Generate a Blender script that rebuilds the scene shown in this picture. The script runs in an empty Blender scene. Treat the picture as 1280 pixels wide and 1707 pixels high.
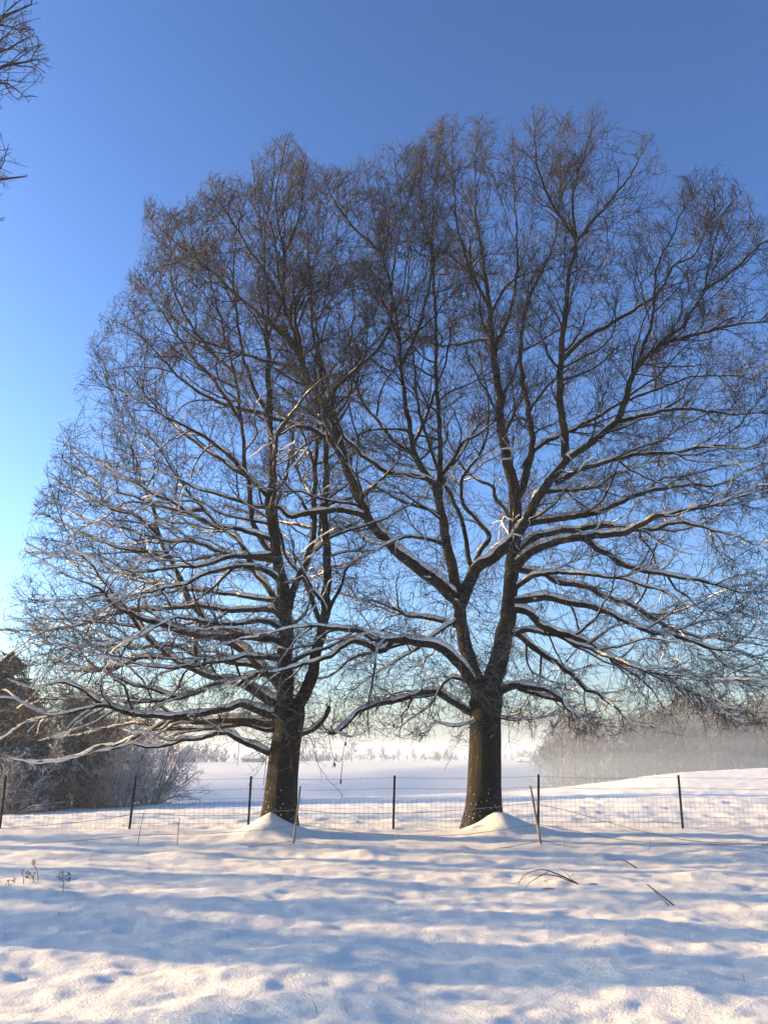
import bpy, math, random
import numpy as np
from mathutils import Vector

R = math.radians
scene = bpy.context.scene
COL = scene.collection
rng = np.random.default_rng(7)
random.seed(7)

# ------------------------------------------------------------------ camera
EYE = 1.6
PITCH = R(15.9)
FPX = 1432.0                      # focal length in photograph pixels (1280 x 1707)
cam_d = bpy.data.cameras.new('camera')
cam = bpy.data.objects.new('camera', cam_d)
COL.objects.link(cam)
cam.location = (0, 0, EYE)
cam.rotation_euler = (R(90) + PITCH, 0, 0)
cam_d.sensor_fit = 'VERTICAL'
cam_d.sensor_height = 36
cam_d.sensor_width = 36
cam_d.lens = FPX / 1707 * 36
cam_d.clip_end = 9000
cam_d.clip_start = 0.05
scene.camera = cam

# ------------------------------------------------------------------ light
SUN_EL = R(10.0)
SUN_AZ = R(-74)                   # clockwise from +Y: the sun stands to the left, a little beyond the trees
SUN_DIR = Vector((math.sin(SUN_AZ) * math.cos(SUN_EL), math.cos(SUN_AZ) * math.cos(SUN_EL), math.sin(SUN_EL)))
world = bpy.data.worlds.new('World')
scene.world = world
world.use_nodes = True
wn = world.node_tree.nodes
wl = world.node_tree.links
wn.clear()
sky = wn.new('ShaderNodeTexSky')
sky.sky_type = 'NISHITA'
sky.sun_disc = False
sky.sun_elevation = SUN_EL
sky.sun_rotation = SUN_AZ
sky.altitude = 100
sky.air_density = 0.92
sky.dust_density = 1.9
sky.ozone_density = 3.0
bg = wn.new('ShaderNodeBackground')
bg.inputs['Strength'].default_value = 0.081
wo = wn.new('ShaderNodeOutputWorld')
grade = wn.new('ShaderNodeMix')
grade.data_type = 'RGBA'
grade.blend_type = 'MULTIPLY'
grade.inputs[0].default_value = 1.0
grade.inputs[7].default_value = (0.93, 0.985, 1.045, 1)
gam = wn.new('ShaderNodeGamma')
gam.inputs['Gamma'].default_value = 1.44
wl.new(sky.outputs['Color'], grade.inputs[6])
wl.new(grade.outputs[2], gam.inputs['Color'])
wl.new(gam.outputs[0], bg.inputs['Color'])
wl.new(bg.outputs[0], wo.inputs[0])

sun_d = bpy.data.lights.new('sun', 'SUN')
sun_d.energy = 5.0
sun_d.angle = R(0.55)
sun_d.color = (1.0, 0.69, 0.35)
sun = bpy.data.objects.new('sun', sun_d)
COL.objects.link(sun)
sun.rotation_euler = (-SUN_DIR).to_track_quat('-Z', 'Y').to_euler()
sun.location = (-40, 15, 30)

scene.view_settings.view_transform = 'Standard'
scene.view_settings.look = 'None'
scene.view_settings.gamma = 1.0
scene.view_settings.exposure = 1.6
scene.render.engine = 'CYCLES'
scene.cycles.use_denoising = True
scene.cycles.max_bounces = 6
scene.cycles.diffuse_bounces = 3
scene.cycles.volume_bounces = 0
scene.cycles.transparent_max_bounces = 16

# ------------------------------------------------------------------ helpers
CP, SP = math.cos(PITCH), math.sin(PITCH)


def ray(px, py):
    u = (px - 640.0) / FPX
    v = (853.5 - py) / FPX
    return u, CP - v * SP, SP + v * CP


def at(px, py, Y):
    """the point seen at a photograph pixel, at world depth Y"""
    u, f, w = ray(px, py)
    return np.array([u / f * Y, Y, EYE + w / f * Y])


def project(p):
    p = np.asarray(p)
    x, y, z = p[..., 0], p[..., 1], p[..., 2] - EYE
    d = np.maximum(y * CP + z * SP, 0.1)
    v = z * CP - y * SP
    return 640 + FPX * x / d, 853.5 - FPX * v / d


def smooth(a, b, x):
    t = np.clip((x - a) / (b - a), 0, 1)
    return t * t * (3 - 2 * t)


def noise2(x, y, seed=0):
    """vectorised gradient noise, about -0.7 .. 0.7"""
    x = np.asarray(x, float)
    y = np.asarray(y, float)
    xi = np.floor(x).astype(np.int64)
    yi = np.floor(y).astype(np.int64)
    xf, yf = x - xi, y - yi
    u = xf * xf * xf * (xf * (xf * 6 - 15) + 10)
    v = yf * yf * yf * (yf * (yf * 6 - 15) + 10)

    def g(ix, iy, fx, fy):
        h = (ix * 374761393 + iy * 668265263 + seed * 1442695041) & 0xFFFFFFFF
        h = ((h ^ (h >> 13)) * 1274126177) & 0xFFFFFFFF
        a = ((h ^ (h >> 16)) & 0xFFFF) / 65536.0 * 2 * np.pi
        return np.cos(a) * fx + np.sin(a) * fy
    n00 = g(xi, yi, xf, yf)
    n10 = g(xi + 1, yi, xf - 1, yf)
    n01 = g(xi, yi + 1, xf, yf - 1)
    n11 = g(xi + 1, yi + 1, xf - 1, yf - 1)
    return (n00 * (1 - u) + n10 * u) * (1 - v) + (n01 * (1 - u) + n11 * u) * v


def mesh_np(name, verts, quads, smooth_shade=True):
    me = bpy.data.meshes.new(name)
    verts = np.ascontiguousarray(verts, dtype=np.float32)
    quads = np.ascontiguousarray(quads, dtype=np.int32)
    n, q = len(verts), len(quads)
    k = quads.shape[1]
    me.vertices.add(n)
    me.vertices.foreach_set('co', verts.ravel())
    me.loops.add(k * q)
    me.loops.foreach_set('vertex_index', quads.ravel())
    me.polygons.add(q)
    me.polygons.foreach_set('loop_start', np.arange(q, dtype=np.int32) * k)
    me.polygons.foreach_set('use_smooth', np.full(q, smooth_shade, dtype=bool))
    me.update(calc_edges=True)
    return me


def link(name, data, parent=None, mat=None, **props):
    o = bpy.data.objects.new(name, data)
    COL.objects.link(o)
    if parent is not None:
        o.parent = parent
    if mat is not None:
        data.materials.append(mat)
    for k, v in props.items():
        o[k] = v
    return o


def thing(name, label, cat, loc=(0, 0, 0), group=None):
    o = bpy.data.objects.new(name, None)
    o.empty_display_size = 0.3
    COL.objects.link(o)
    o.location = loc
    o['label'] = label
    o['category'] = cat
    if group:
        o['group'] = group
    return o


def copy_tree(o, parent=None):
    c = o.copy()
    COL.objects.link(c)
    c.parent = parent
    for ch in list(o.children):
        copy_tree(ch, c)
    return c


class Geo:
    """gathers batches of tubes and quads into one mesh"""
    def __init__(self):
        self.v, self.q, self.n = [], [], 0

    def add(self, v, q):
        if len(v) == 0:
            return
        self.v.append(v)
        self.q.append(q + self.n)
        self.n += len(v)

    def tubes(self, P, Rr, S=3, squash=None, roll=0.0):
        """P (B,N,3), Rr (B,N)"""
        P = np.asarray(P, float)
        Rr = np.asarray(Rr, float)
        if P.ndim == 2:
            P, Rr = P[None], Rr[None]
        B, N, _ = P.shape
        if B == 0:
            return
        T = np.gradient(P, axis=1)
        T /= np.linalg.norm(T, axis=2, keepdims=True) + 1e-9
        md = P[:, -1] - P[:, 0]
        md /= np.linalg.norm(md, axis=1, keepdims=True) + 1e-9
        ref = np.where(np.abs(md[:, 2:3]) < 0.75, np.array([[0, 0, 1.0]]), np.array([[0.3, -1.0, 0.0]]))
        U = np.cross(T, ref[:, None, :])
        U /= np.linalg.norm(U, axis=2, keepdims=True) + 1e-9
        W = np.cross(U, T)
        a = np.arange(S) * 2 * np.pi / S + roll
        V = P[:, :, None, :] + Rr[:, :, None, None] * (np.cos(a)[None, None, :, None] * U[:, :, None, :] + np.sin(a)[None, None, :, None] * W[:, :, None, :])
        i = np.arange(S)
        j = (i + 1) % S
        ring = np.stack([i, j, j + S, i + S], 1)[None] + (np.arange(N - 1) * S)[:, None, None]
        q = (ring.reshape(-1, 4)[None] + (np.arange(B) * N * S)[:, None, None]).reshape(-1, 4)
        self.add(V.reshape(-1, 3), q)

    def snow(self, P, Rr, S=6, thick=None):
        """caps of snow lying along the upper side of branches; thick (B,N) scales it down to nothing"""
        P = np.asarray(P, float)
        Rr = np.asarray(Rr, float)
        if P.ndim == 2:
            P, Rr = P[None], Rr[None]
            if thick is not None:
                thick = thick[None]
        B, N, _ = P.shape
        if B == 0:
            return
        T = np.gradient(P, axis=1)
        T /= np.linalg.norm(T, axis=2, keepdims=True) + 1e-9
        Z = np.zeros_like(T)
        Z[..., 2] = 1
        U = np.cross(T, Z)
        hz = np.linalg.norm(U, axis=2, keepdims=True)
        U /= hz + 1e-6
        W = np.cross(U, T)
        f = smooth(0.32, 0.75, hz[..., 0])
        if thick is not None:
            f = f * thick
        lat = (Rr * 0.98 + 0.004) * np.minimum(1, f * 1.25)
        ver = (Rr * 0.66 + 0.020) * f
        c = P + W * (Rr * (0.55 + 0.1 * f) - (1 - np.minimum(1, f * 3)) * 0.4 * Rr)[..., None]
        a = np.arange(S) * 2 * np.pi / S + (np.pi / 6 if S == 6 else 0)
        V = c[:, :, None, :] + lat[:, :, None, None] * np.cos(a)[None, None, :, None] * U[:, :, None, :] + ver[:, :, None, None] * np.sin(a)[None, None, :, None] * W[:, :, None, :]
        i = np.arange(S)
        j = (i + 1) % S
        ring = np.stack([i, j, j + S, i + S], 1)[None] + (np.arange(N - 1) * S)[:, None, None]
        q = (ring.reshape(-1, 4)[None] + (np.arange(B) * N * S)[:, None, None])
        keep = (np.maximum(f[:, :-1], f[:, 1:]) > (0.06 if S == 4 else -1))
        q = q.reshape(B, N - 1, S, 4)[keep].reshape(-1, 4)
        if len(q) == 0:
            return
        V = V.reshape(-1, 3)
        used, inv = np.unique(q, return_inverse=True)
        self.add(V[used], inv.reshape(-1, 4))

    def quads(self, C, A, Bv):
        """leaf quads: centre, half axes"""
        V = np.stack([C - A - Bv, C + A - Bv, C + A + Bv, C - A + Bv], 1).reshape(-1, 3)
        self.add(V, np.arange(len(V)).reshape(-1, 4))

    def box(self, c, h, rot=0.0):
        c, h = np.array(c, float), np.array(h, float)
        s = np.array([[-1, -1, -1], [1, -1, -1], [1, 1, -1], [-1, 1, -1], [-1, -1, 1], [1, -1, 1], [1, 1, 1], [-1, 1, 1]]) * h
        cr, sr = math.cos(rot), math.sin(rot)
        s = s @ np.array([[cr, sr, 0], [-sr, cr, 0], [0, 0, 1]])
        self.add(s + c, np.array([[3, 2, 1, 0], [4, 5, 6, 7], [0, 1, 5, 4], [1, 2, 6, 5], [2, 3, 7, 6], [3, 0, 4, 7]]))

    def build(self, name, parent, mat, smooth_shade=True, **props):
        if self.n == 0:
            return None
        me = mesh_np(name, np.concatenate(self.v), np.concatenate(self.q), smooth_shade)
        return link(name, me, parent, mat, **props)


# ------------------------------------------------------------------ materials
def new_mat(name):
    m = bpy.data.materials.new(name)
    m.use_nodes = True
    nt = m.node_tree
    b = nt.nodes['Principled BSDF']
    return m, nt, b


def N(nt, kind, **kw):
    n = nt.nodes.new(kind)
    for k, v in kw.items():
        if k in n.inputs:
            n.inputs[k].default_value = v
        else:
            setattr(n, k, v)
    return n


def ramp(nt, fac, stops):
    r = nt.nodes.new('ShaderNodeValToRGB')
    els = r.color_ramp.elements
    while len(els) < len(stops):
        els.new(0.5)
    for e, (p, c) in zip(els, stops):
        e.position = p
        e.color = (*c, 1)
    nt.links.new(fac, r.inputs[0])
    return r


def mix(nt, fac, a, b):
    m = nt.nodes.new('ShaderNodeMix')
    m.data_type = 'RGBA'
    for sock, val in ((m.inputs[0], fac), (m.inputs[6], a), (m.inputs[7], b)):
        if isinstance(val, (tuple, list)):
            sock.default_value = (*val, 1)
        elif isinstance(val, (int, float)):
            sock.default_value = val
        else:
            nt.links.new(val, sock)
    return m.outputs[2]


def math_n(nt, op, a, b=None, c=None):
    m = nt.nodes.new('ShaderNodeMath')
    m.operation = op
    for i, v in enumerate((a, b, c)):
        if v is None:
            continue
        if isinstance(v, (int, float)):
            m.inputs[i].default_value = v
        else:
            nt.links.new(v, m.inputs[i])
    return m.outputs[0]


SNOW = (0.86, 0.81, 0.71)


def snow_mat(name, scale, dist):
    m, nt, b = new_mat(name)
    tc = N(nt, 'ShaderNodeTexCoord')
    n1 = N(nt, 'ShaderNodeTexNoise', Scale=scale, Detail=8.0, Roughness=0.65)
    n2 = N(nt, 'ShaderNodeTexNoise', Scale=scale * 5, Detail=4.0, Roughness=0.7)
    nt.links.new(tc.outputs['Object'], n1.inputs['Vector'])
    nt.links.new(tc.outputs['Object'], n2.inputs['Vector'])
    h = math_n(nt, 'MULTIPLY_ADD', n2.outputs['Fac'], 0.5, n1.outputs['Fac'])
    bp = N(nt, 'ShaderNodeBump', Strength=0.8, Distance=dist)
    nt.links.new(h, bp.inputs['Height'])
    nt.links.new(bp.outputs[0], b.inputs['Normal'])
    c = ramp(nt, n1.outputs['Fac'], [(0.3, (0.83, 0.78, 0.68)), (0.7, (0.88, 0.83, 0.73))])
    nt.links.new(c.outputs[0], b.inputs['Base Color'])
    b.inputs['Roughness'].default_value = 0.62
    b.inputs['Specular IOR Level'].default_value = 0.25
    return m


def bark_mat(name, dark, light, scale=7.0, snow_amt=0.0, moss=None, specks=False, bump=0.02, snow_lo=0.35):
    m, nt, b = new_mat(name)
    tc = N(nt, 'ShaderNodeTexCoord')
    mp = N(nt, 'ShaderNodeMapping')
    mp.inputs['Scale'].default_value = (1, 1, 0.22)
    nt.links.new(tc.outputs['Object'], mp.inputs['Vector'])
    n1 = N(nt, 'ShaderNodeTexNoise', Scale=scale * 3, Detail=6.0, Roughness=0.65, Distortion=0.6)
    nt.links.new(mp.outputs[0], n1.inputs['Vector'])
    n0 = N(nt, 'ShaderNodeTexNoise', Scale=1.3, Detail=4.0)
    nt.links.new(tc.outputs['Object'], n0.inputs['Vector'])
    col = ramp(nt, n1.outputs['Fac'], [(0.32, dark), (0.68, light)]).outputs[0]
    if moss:
        mf = ramp(nt, n0.outputs['Fac'], [(0.46, (0, 0, 0)), (0.62, (1, 1, 1))]).outputs[0]
        col = mix(nt, math_n(nt, 'MULTIPLY', mf, 0.6), col, moss)
    geo = N(nt, 'ShaderNodeNewGeometry')
    sep = N(nt, 'ShaderNodeSeparateXYZ')
    nt.links.new(geo.outputs['Normal'], sep.inputs[0])
    if snow_amt > 0:
        n2 = N(nt, 'ShaderNodeTexNoise', Scale=4.0, Detail=3.0)
        nt.links.new(tc.outputs['Object'], n2.inputs['Vector'])
        up = math_n(nt, 'MULTIPLY_ADD', n2.outputs['Fac'], 0.9, sep.outputs['Z'])
        f = ramp(nt, up, [(0.0, (0, 0, 0)), (1, (1, 1, 1))])
        f.color_ramp.elements[0].position = snow_lo + 0.45
        f.color_ramp.elements[1].position = min(1.0, snow_lo + 0.6)
        col = mix(nt, math_n(nt, 'MULTIPLY', f.outputs[0], snow_amt), col, SNOW)
    if specks:
        # wind-blown snow stuck in the furrows of the lower trunk
        n3 = N(nt, 'ShaderNodeTexNoise', Scale=26.0, Detail=2.0)
        nt.links.new(tc.outputs['Object'], n3.inputs['Vector'])
        s2 = N(nt, 'ShaderNodeSeparateXYZ')
        nt.links.new(tc.outputs['Object'], s2.inputs[0])
        hgt = math_n(nt, 'MULTIPLY_ADD', s2.outputs['Z'], -0.115, 0.105)
        face = math_n(nt, 'MULTIPLY', math_n(nt, 'MULTIPLY_ADD', sep.outputs['Y'], -0.5, 0.5), math_n(nt, 'MULTIPLY_ADD', sep.outputs['X'], 0.5, 0.75))
        v = math_n(nt, 'ADD', n3.outputs['Fac'], math_n(nt, 'MULTIPLY', math_n(nt, 'MAXIMUM', hgt, -0.05), face))
        f3 = ramp(nt, v, [(0.70, (0, 0, 0)), (0.74, (1, 1, 1))])
        col = mix(nt, f3.outputs[0], col, SNOW)
    nt.links.new(col, b.inputs['Base Color'])
    b.inputs['Roughness'].default_value = 0.85
    b.inputs['Specular IOR Level'].default_value = 0.2
    if bump:
        bp = N(nt, 'ShaderNodeBump', Strength=0.9, Distance=bump)
        nt.links.new(n1.outputs['Fac'], bp.inputs['Height'])
        nt.links.new(bp.outputs[0], b.inputs['Normal'])
    return m


def plain_mat(name, c0, c1, scale=20.0, rough=0.8, snow=0.0, lo=0.35):
    m, nt, b = new_mat(name)
    tc = N(nt, 'ShaderNodeTexCoord')
    n1 = N(nt, 'ShaderNodeTexNoise', Scale=scale, Detail=5.0)
    nt.links.new(tc.outputs['Object'], n1.inputs['Vector'])
    col = ramp(nt, n1.outputs['Fac'], [(0.35, c0), (0.65, c1)]).outputs[0]
    if snow:
        geo = N(nt, 'ShaderNodeNewGeometry')
        sep = N(nt, 'ShaderNodeSeparateXYZ')
        nt.links.new(geo.outputs['Normal'], sep.inputs[0])
        up = math_n(nt, 'MULTIPLY_ADD', n1.outputs['Fac'], 0.8, sep.outputs['Z'])
        f = ramp(nt, up, [(lo + 0.4, (0, 0, 0)), (min(1, lo + 0.6), (1, 1, 1))]).outputs[0]
        col = mix(nt, math_n(nt, 'MULTIPLY', f, snow), col, SNOW)
    nt.links.new(col, b.inputs['Base Color'])
    b.inputs['Roughness'].default_value = rough
    b.inputs['Specular IOR Level'].default_value = 0.2
    return m


M_GROUND = snow_mat('snow_ground', 9.0, 0.030)
M_SNOW = snow_mat('snow_on_branches', 14.0, 0.02)
M_TRUNK = bark_mat('oak_bark', (0.004, 0.003, 0.003), (0.027, 0.021, 0.014), 7.0, moss=(0.042, 0.036, 0.010), specks=True, bump=0.07)
M_LIMB = bark_mat('limb_bark', (0.006, 0.005, 0.004), (0.044, 0.031, 0.020), 9.0, snow_amt=0.6, moss=(0.060, 0.048, 0.018), bump=0.04, snow_lo=0.5)
M_TWIG = plain_mat('twig_bark', (0.015, 0.011, 0.009), (0.044, 0.031, 0.023), 3.0, snow=0.4, lo=0.50)
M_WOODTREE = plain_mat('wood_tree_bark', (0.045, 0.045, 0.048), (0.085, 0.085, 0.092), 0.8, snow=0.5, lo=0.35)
M_FROST = plain_mat('frosted_twigs', (0.09, 0.082, 0.072), (0.19, 0.17, 0.155), 2.0, snow=0.9, lo=0.0)
M_REDBUSH = plain_mat('russet_twigs', (0.13, 0.075, 0.045), (0.22, 0.14, 0.09), 2.0, snow=0.3, lo=0.3)
M_NEEDLE = plain_mat('conifer_needles', (0.010, 0.020, 0.014), (0.035, 0.050, 0.030), 2.5, snow=0.75, lo=0.42)
M_IVY = plain_mat('ivy_leaves', (0.012, 0.024, 0.010), (0.045, 0.065, 0.026), 3.0, snow=0.6, lo=0.45)
M_POST = plain_mat('fence_post_steel', (0.012, 0.010, 0.010), (0.05, 0.038, 0.032), 30.0, 0.6)
M_STAKE = plain_mat('weathered_stake', (0.16, 0.12, 0.08), (0.36, 0.28, 0.19), 25.0, 0.8)
M_WIRE = plain_mat('galvanised_wire', (0.05, 0.045, 0.042), (0.11, 0.10, 0.095), 30.0, 0.5)
M_ROPE = plain_mat('fence_rope', (0.20, 0.16, 0.11), (0.38, 0.31, 0.22), 40.0, 0.9)
M_DRY = plain_mat('dry_stems', (0.06, 0.042, 0.028), (0.14, 0.10, 0.065), 20.0, 0.9, snow=0.3)
M_DEAD = plain_mat('fallen_wood', (0.022, 0.017, 0.014), (0.08, 0.058, 0.042), 12.0, 0.9, snow=0.4, lo=0.5)
M_LEAF = plain_mat('dead_leaf', (0.13, 0.065, 0.03), (0.22, 0.12, 0.055), 9.0, 0.8)
M_WALL = plain_mat('house_wall', (0.30, 0.22, 0.18), (0.42, 0.33, 0.27), 1.5)
M_GLASS = plain_mat('dark_pane', (0.03, 0.035, 0.045), (0.05, 0.055, 0.065), 1.0, 0.2)

# ------------------------------------------------------------------ ground
LT = np.array([-2.42, 19.6])       # foot of the left oak
RT = np.array([2.42, 20.3])        # foot of the right oak


def ground_z(x, y, fine=True):
    x = np.asarray(x, float)
    y = np.asarray(y, float)
    d = np.hypot(x, y)
    yy = np.maximum(y, 1.0)
    a = np.clip(x / yy, -0.9, 0.9)
    # the near field: falls a little on the left, rises on the right, then drops into a dip
    yc = np.interp(a, [-0.9, -0.45, -0.2, 0.0, 0.2, 0.45, 0.9], [38, 40, 43, 48, 56, 76, 90])
    zc = np.interp(a, [-0.9, -0.45, -0.25, 0.0, 0.15, 0.25, 0.33, 0.45, 0.9], [-1.2, -1.05, -0.72, -0.52, -0.45, -0.05, 0.48, 0.72, 1.2])
    t = np.clip((y - 21) / (yc - 21), 0, 1)
    z = zc * t * t * (2.2 - 1.2 * t)
    over = np.maximum(y - yc, 0)
    depth = np.interp(a, [-0.9, -0.3, 0.0, 0.2, 0.45, 0.9], [2.2, 3.0, 6.0, 6.0, 4.5, 4.5])
    z = z - depth * smooth(0, 55, over)
    # the far hill: rises away from us on the left, its right flank falls off from a slanting brow, away from the sun
    top = np.interp(y, [60, 110, 150, 200, 250, 300], [-6.0, -5.0, -3.5, -1.6, -0.35, -0.2]) + 0.3 * noise2(x / 45.0, y / 60.0, 3)
    beyond = (x + 48 - (y - 140) * 0.76) * 0.80 + 6 * noise2(x / 40.0, y / 40.0, 5)
    hillz = top - 0.17 * np.maximum(0, np.sqrt(beyond ** 2 + 36) * 0.5 + beyond * 0.5 - 1.5)
    hillz = np.maximum(hillz, -6.5 + 0.8 * noise2(x / 30.0, y / 30.0, 6))
    hb = smooth(85, 130, y)
    z = z * (1 - hb) + hillz * hb
    # beyond it all: the open plain
    far = smooth(330, 520, d)
    z = z * (1 - far) + (-0.6 + 0.8 * noise2(x / 260.0, y / 260.0, 9) - 6.0 * smooth(0.13, 0.22, a) * (y > 0)) * far
    z = np.where(y < 1, z * 0, z)
    if fine:
        near = 1 - smooth(45, 140, d)
        z = z + near * (0.075 * noise2(x / 2.6, y / 1.9, 11) + 0.040 * noise2(x / 1.3, y / 0.75, 12)
                        + 0.032 * noise2(x / 0.5, y / 0.34, 13) + 0.018 * noise2(x / 0.27, y / 0.20, 15) + 0.014 * noise2(x / 0.16, y / 0.13, 14))
        tuft = noise2(x / 0.6, y / 0.5, 21)
        z = z + near * 0.018 * smooth(0.10, 0.6, tuft)
        pit = noise2(x / 0.75, y / 0.55, 23)
        z = z - near * 0.018 * smooth(0.10, 0.6, pit)
        rough = smooth(20.5, 22.5, y)
        z = z + near * rough * 0.045 * smooth(0.10, 0.5, noise2(x / 0.5, y / 0.6, 31))
        z = z + smooth(60, 120, d) * 0.25 * noise2(x / 14.0, y / 14.0, 37)
        for ci, c in enumerate((LT, RT)):
            dx, dy = x - c[0] - 0.03, y - c[1] + 0.36
            r = np.sqrt((dx / np.where(dx < 0, 0.52, 0.6)) ** 2 + (np.where(dy < 0, dy / 0.8, dy / 0.5)) ** 2) * (1 + 0.25 * noise2(x * 1.7, y * 1.7, 77))
            z = z + (0.50, 0.42)[ci] * np.exp(-r ** (1.2, 1.55)[ci]) + 0.10 * np.exp(-((dx - 0.7) / 0.7) ** 2 - ((dy + 0.25) / 0.35) ** 2) * (0.3, 1.0)[ci]
        for (cx, cy, h, w) in LUMPS:
            z = z + h * np.exp(-(((x - cx) / w) ** 2 + ((y - cy) / (w * 0.7)) ** 2))
    return z


LUMPS = []


def gpt(px, py, zoff=0.0):
    """where the ray through a pixel meets the ground"""
    u, f, w = ray(px, py)
    Y = 10.0
    lo, hi = 2.0, 400.0
    for Y in np.geomspace(2, 400, 600):
        if EYE + w / f * Y <= ground_z(u / f * Y, Y) + zoff:
            break
    return np.array([u / f * Y, Y, float(ground_z(u / f * Y, Y)) + zoff])


for (px, py, h, w) in ((585, 1424, 0.05, 0.26), (608, 1424, 0.05, 0.18), (745, 1416, 0.06, 0.2), (768, 1416, 0.05, 0.15), (300, 1424, 0.04, 0.3),
                       (1000, 1427, 0.05, 0.22), (640, 1428, 0.04, 0.3), (1120, 1448, 0.05, 0.3), (1180, 1462, 0.06, 0.35)):
    g0 = gpt(px, py)
    LUMPS.append((g0[0], g0[1], h, w))

ang = np.concatenate([np.linspace(-180, -44, 60, endpoint=False), np.linspace(-44, 44, 420, endpoint=False), np.linspace(44, 180, 60, endpoint=False)])
ang = np.radians(ang)
rad = np.concatenate([np.linspace(0.6, 4.0, 12, endpoint=False), np.geomspace(4.0, 24, 240, endpoint=False), np.geomspace(24, 130, 110, endpoint=False), np.geomspace(130, 3000, 60)])
AA, RRr = np.meshgrid(ang, rad)
GX, GY = RRr * np.sin(AA), RRr * np.cos(AA)
GZ = ground_z(GX, GY)
na, nr = len(ang), len(rad)
gv = np.stack([GX, GY, GZ], -1).reshape(-1, 3)
ii, jj = np.meshgrid(np.arange(nr - 1), np.arange(na), indexing='ij')
j2 = (jj + 1) % na
gq = np.stack([ii * na + jj, ii * na + j2, (ii + 1) * na + j2, (ii + 1) * na + jj], -1).reshape(-1, 4)
gq = gq[:, ::-1]
me = mesh_np('snow_field', gv, gq)
import bmesh
bm = bmesh.new()
bm.from_mesh(me)
bm.verts.ensure_lookup_table()
bm.faces.new([bm.verts[i] for i in range(na)][::-1])
bm.normal_update()
bm.to_mesh(me)
bm.free()
ground = link('snow_field', me, None, M_GROUND, kind='structure', label='snow covered meadow rolling away to a far hill')


def gz(x, y):
    return float(ground_z(x, y))


# ------------------------------------------------------------------ growing trees
def unit(v):
    return v / (np.linalg.norm(v, axis=-1, keepdims=True) + 1e-9)


def catmull(P, step):
    """P (n,k) control rows -> evenly resampled rows"""
    P = np.asarray(P, float)
    if len(P) < 3:
        P = np.array([P[0], (P[0] + P[-1]) / 2, P[-1]])
    Q = np.vstack([2 * P[0] - P[1], P, 2 * P[-1] - P[-2]])
    out = []
    for i in range(1, len(Q) - 2):
        p0, p1, p2, p3 = Q[i - 1], Q[i], Q[i + 1], Q[i + 2]
        t = np.linspace(0, 1, 8, endpoint=False)[:, None]
        out.append(0.5 * (2 * p1 + (p2 - p0) * t + (2 * p0 - 5 * p1 + 4 * p2 - p3) * t ** 2 + (3 * p1 - p0 - 3 * p2 + p3) * t ** 3))
    out.append(P[-1:])
    C = np.vstack(out)
    s = np.concatenate([[0], np.cumsum(np.linalg.norm(np.diff(C[:, :3], axis=0), axis=1))])
    n = max(4, int(s[-1] / step) + 1)
    t = np.linspace(0, s[-1], n)
    return np.stack([np.interp(t, s, C[:, k]) for k in range(C.shape[1])], 1), s[-1]


def grow(base, d, L, r0, r1, nseg, wander, trop, g):
    """grow B polylines at once: returns P (B,n+1,3), rad (B,n+1)"""
    B = len(base)
    P = np.empty((B, nseg + 1, 3))
    P[:, 0] = base
    d = unit(d)
    kink = g.normal(0, 1, (B, 3)) * wander * 0.5
    for k in range(nseg):
        d = unit(d + g.normal(0, wander, (B, 3)) + trop + kink * math.sin(k * 1.7))
        P[:, k + 1] = P[:, k] + d * (L / nseg)[:, None]
    t = np.linspace(0, 1, nseg + 1)[None]
    Rr = r0[:, None] * (1 - t) + r1[:, None] * t
    return P, Rr


def side_dirs(T, a, g, flat=0.7):
    v = g.normal(0, 1, T.shape)
    v[:, 2] *= flat
    v -= (v * T).sum(1, keepdims=True) * T
    v = unit(v)
    return np.cos(a)[:, None] * T + np.sin(a)[:, None] * v


def spawn(P, Rr, L, density, t0, g, tip=True):
    """choose children along parent polylines: returns base, tangent, t, parent index, parent radius"""
    B, n, _ = P.shape
    k = np.maximum(1, g.poisson(np.maximum(L * density, 0.2)))
    idx = np.repeat(np.arange(B), k)
    t = t0 + (1 - t0) * g.random(len(idx)) ** 0.85
    if tip:
        idx = np.concatenate([idx, np.arange(B)])
        t = np.concatenate([t, np.full(B, 0.985)])
    f = t * (n - 1)
    i = np.minimum(f.astype(int), n - 2)
    w = (f - i)[:, None]
    base = P[idx, i] * (1 - w) + P[idx, i + 1] * w
    T = unit(P[idx, i + 1] - P[idx, i])
    r = Rr[idx, i] * (1 - w[:, 0]) + Rr[idx, i + 1] * w[:, 0]
    return base, T, t, idx, r


def clip_env(P, inside, soft=None):
    """shorten polylines so that they stay inside an envelope; drop those that start outside"""
    B, n, _ = P.shape
    ok = (inside(P.reshape(-1, 3)) if soft is None else inside(P.reshape(-1, 3), np.repeat(soft, n))).reshape(B, n)
    first = np.where(ok.all(1), n - 1, np.argmin(ok, 1) - 0.7)
    keep = first >= 0.6
    f = np.clip(first / (n - 1), 0, 1)
    return P[:, :1] + (P - P[:, :1]) * f[:, None, None], keep, f


def polys_to_batch(lst, n):
    """resample a list of (P,R) to n points"""
    Ps, Rs = [], []
    for P, r in lst:
        t = np.linspace(0, 1, len(P))
        tt = np.linspace(0, 1, n)
        Ps.append(np.stack([np.interp(tt, t, P[:, k]) for k in range(3)], 1))
        Rs.append(np.interp(tt, t, r))
    return np.array(Ps), np.array(Rs)


def wobble(P, amp, g):
    n = len(P)
    if n < 4:
        return P
    w = g.normal(0, 1, (n, 3))
    w = (w + np.roll(w, 1, 0) + np.roll(w, -1, 0)) / 3
    env = np.sin(np.linspace(0, np.pi, n))[:, None]
    return P + w * amp * np.minimum(1, env * 3)


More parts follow.
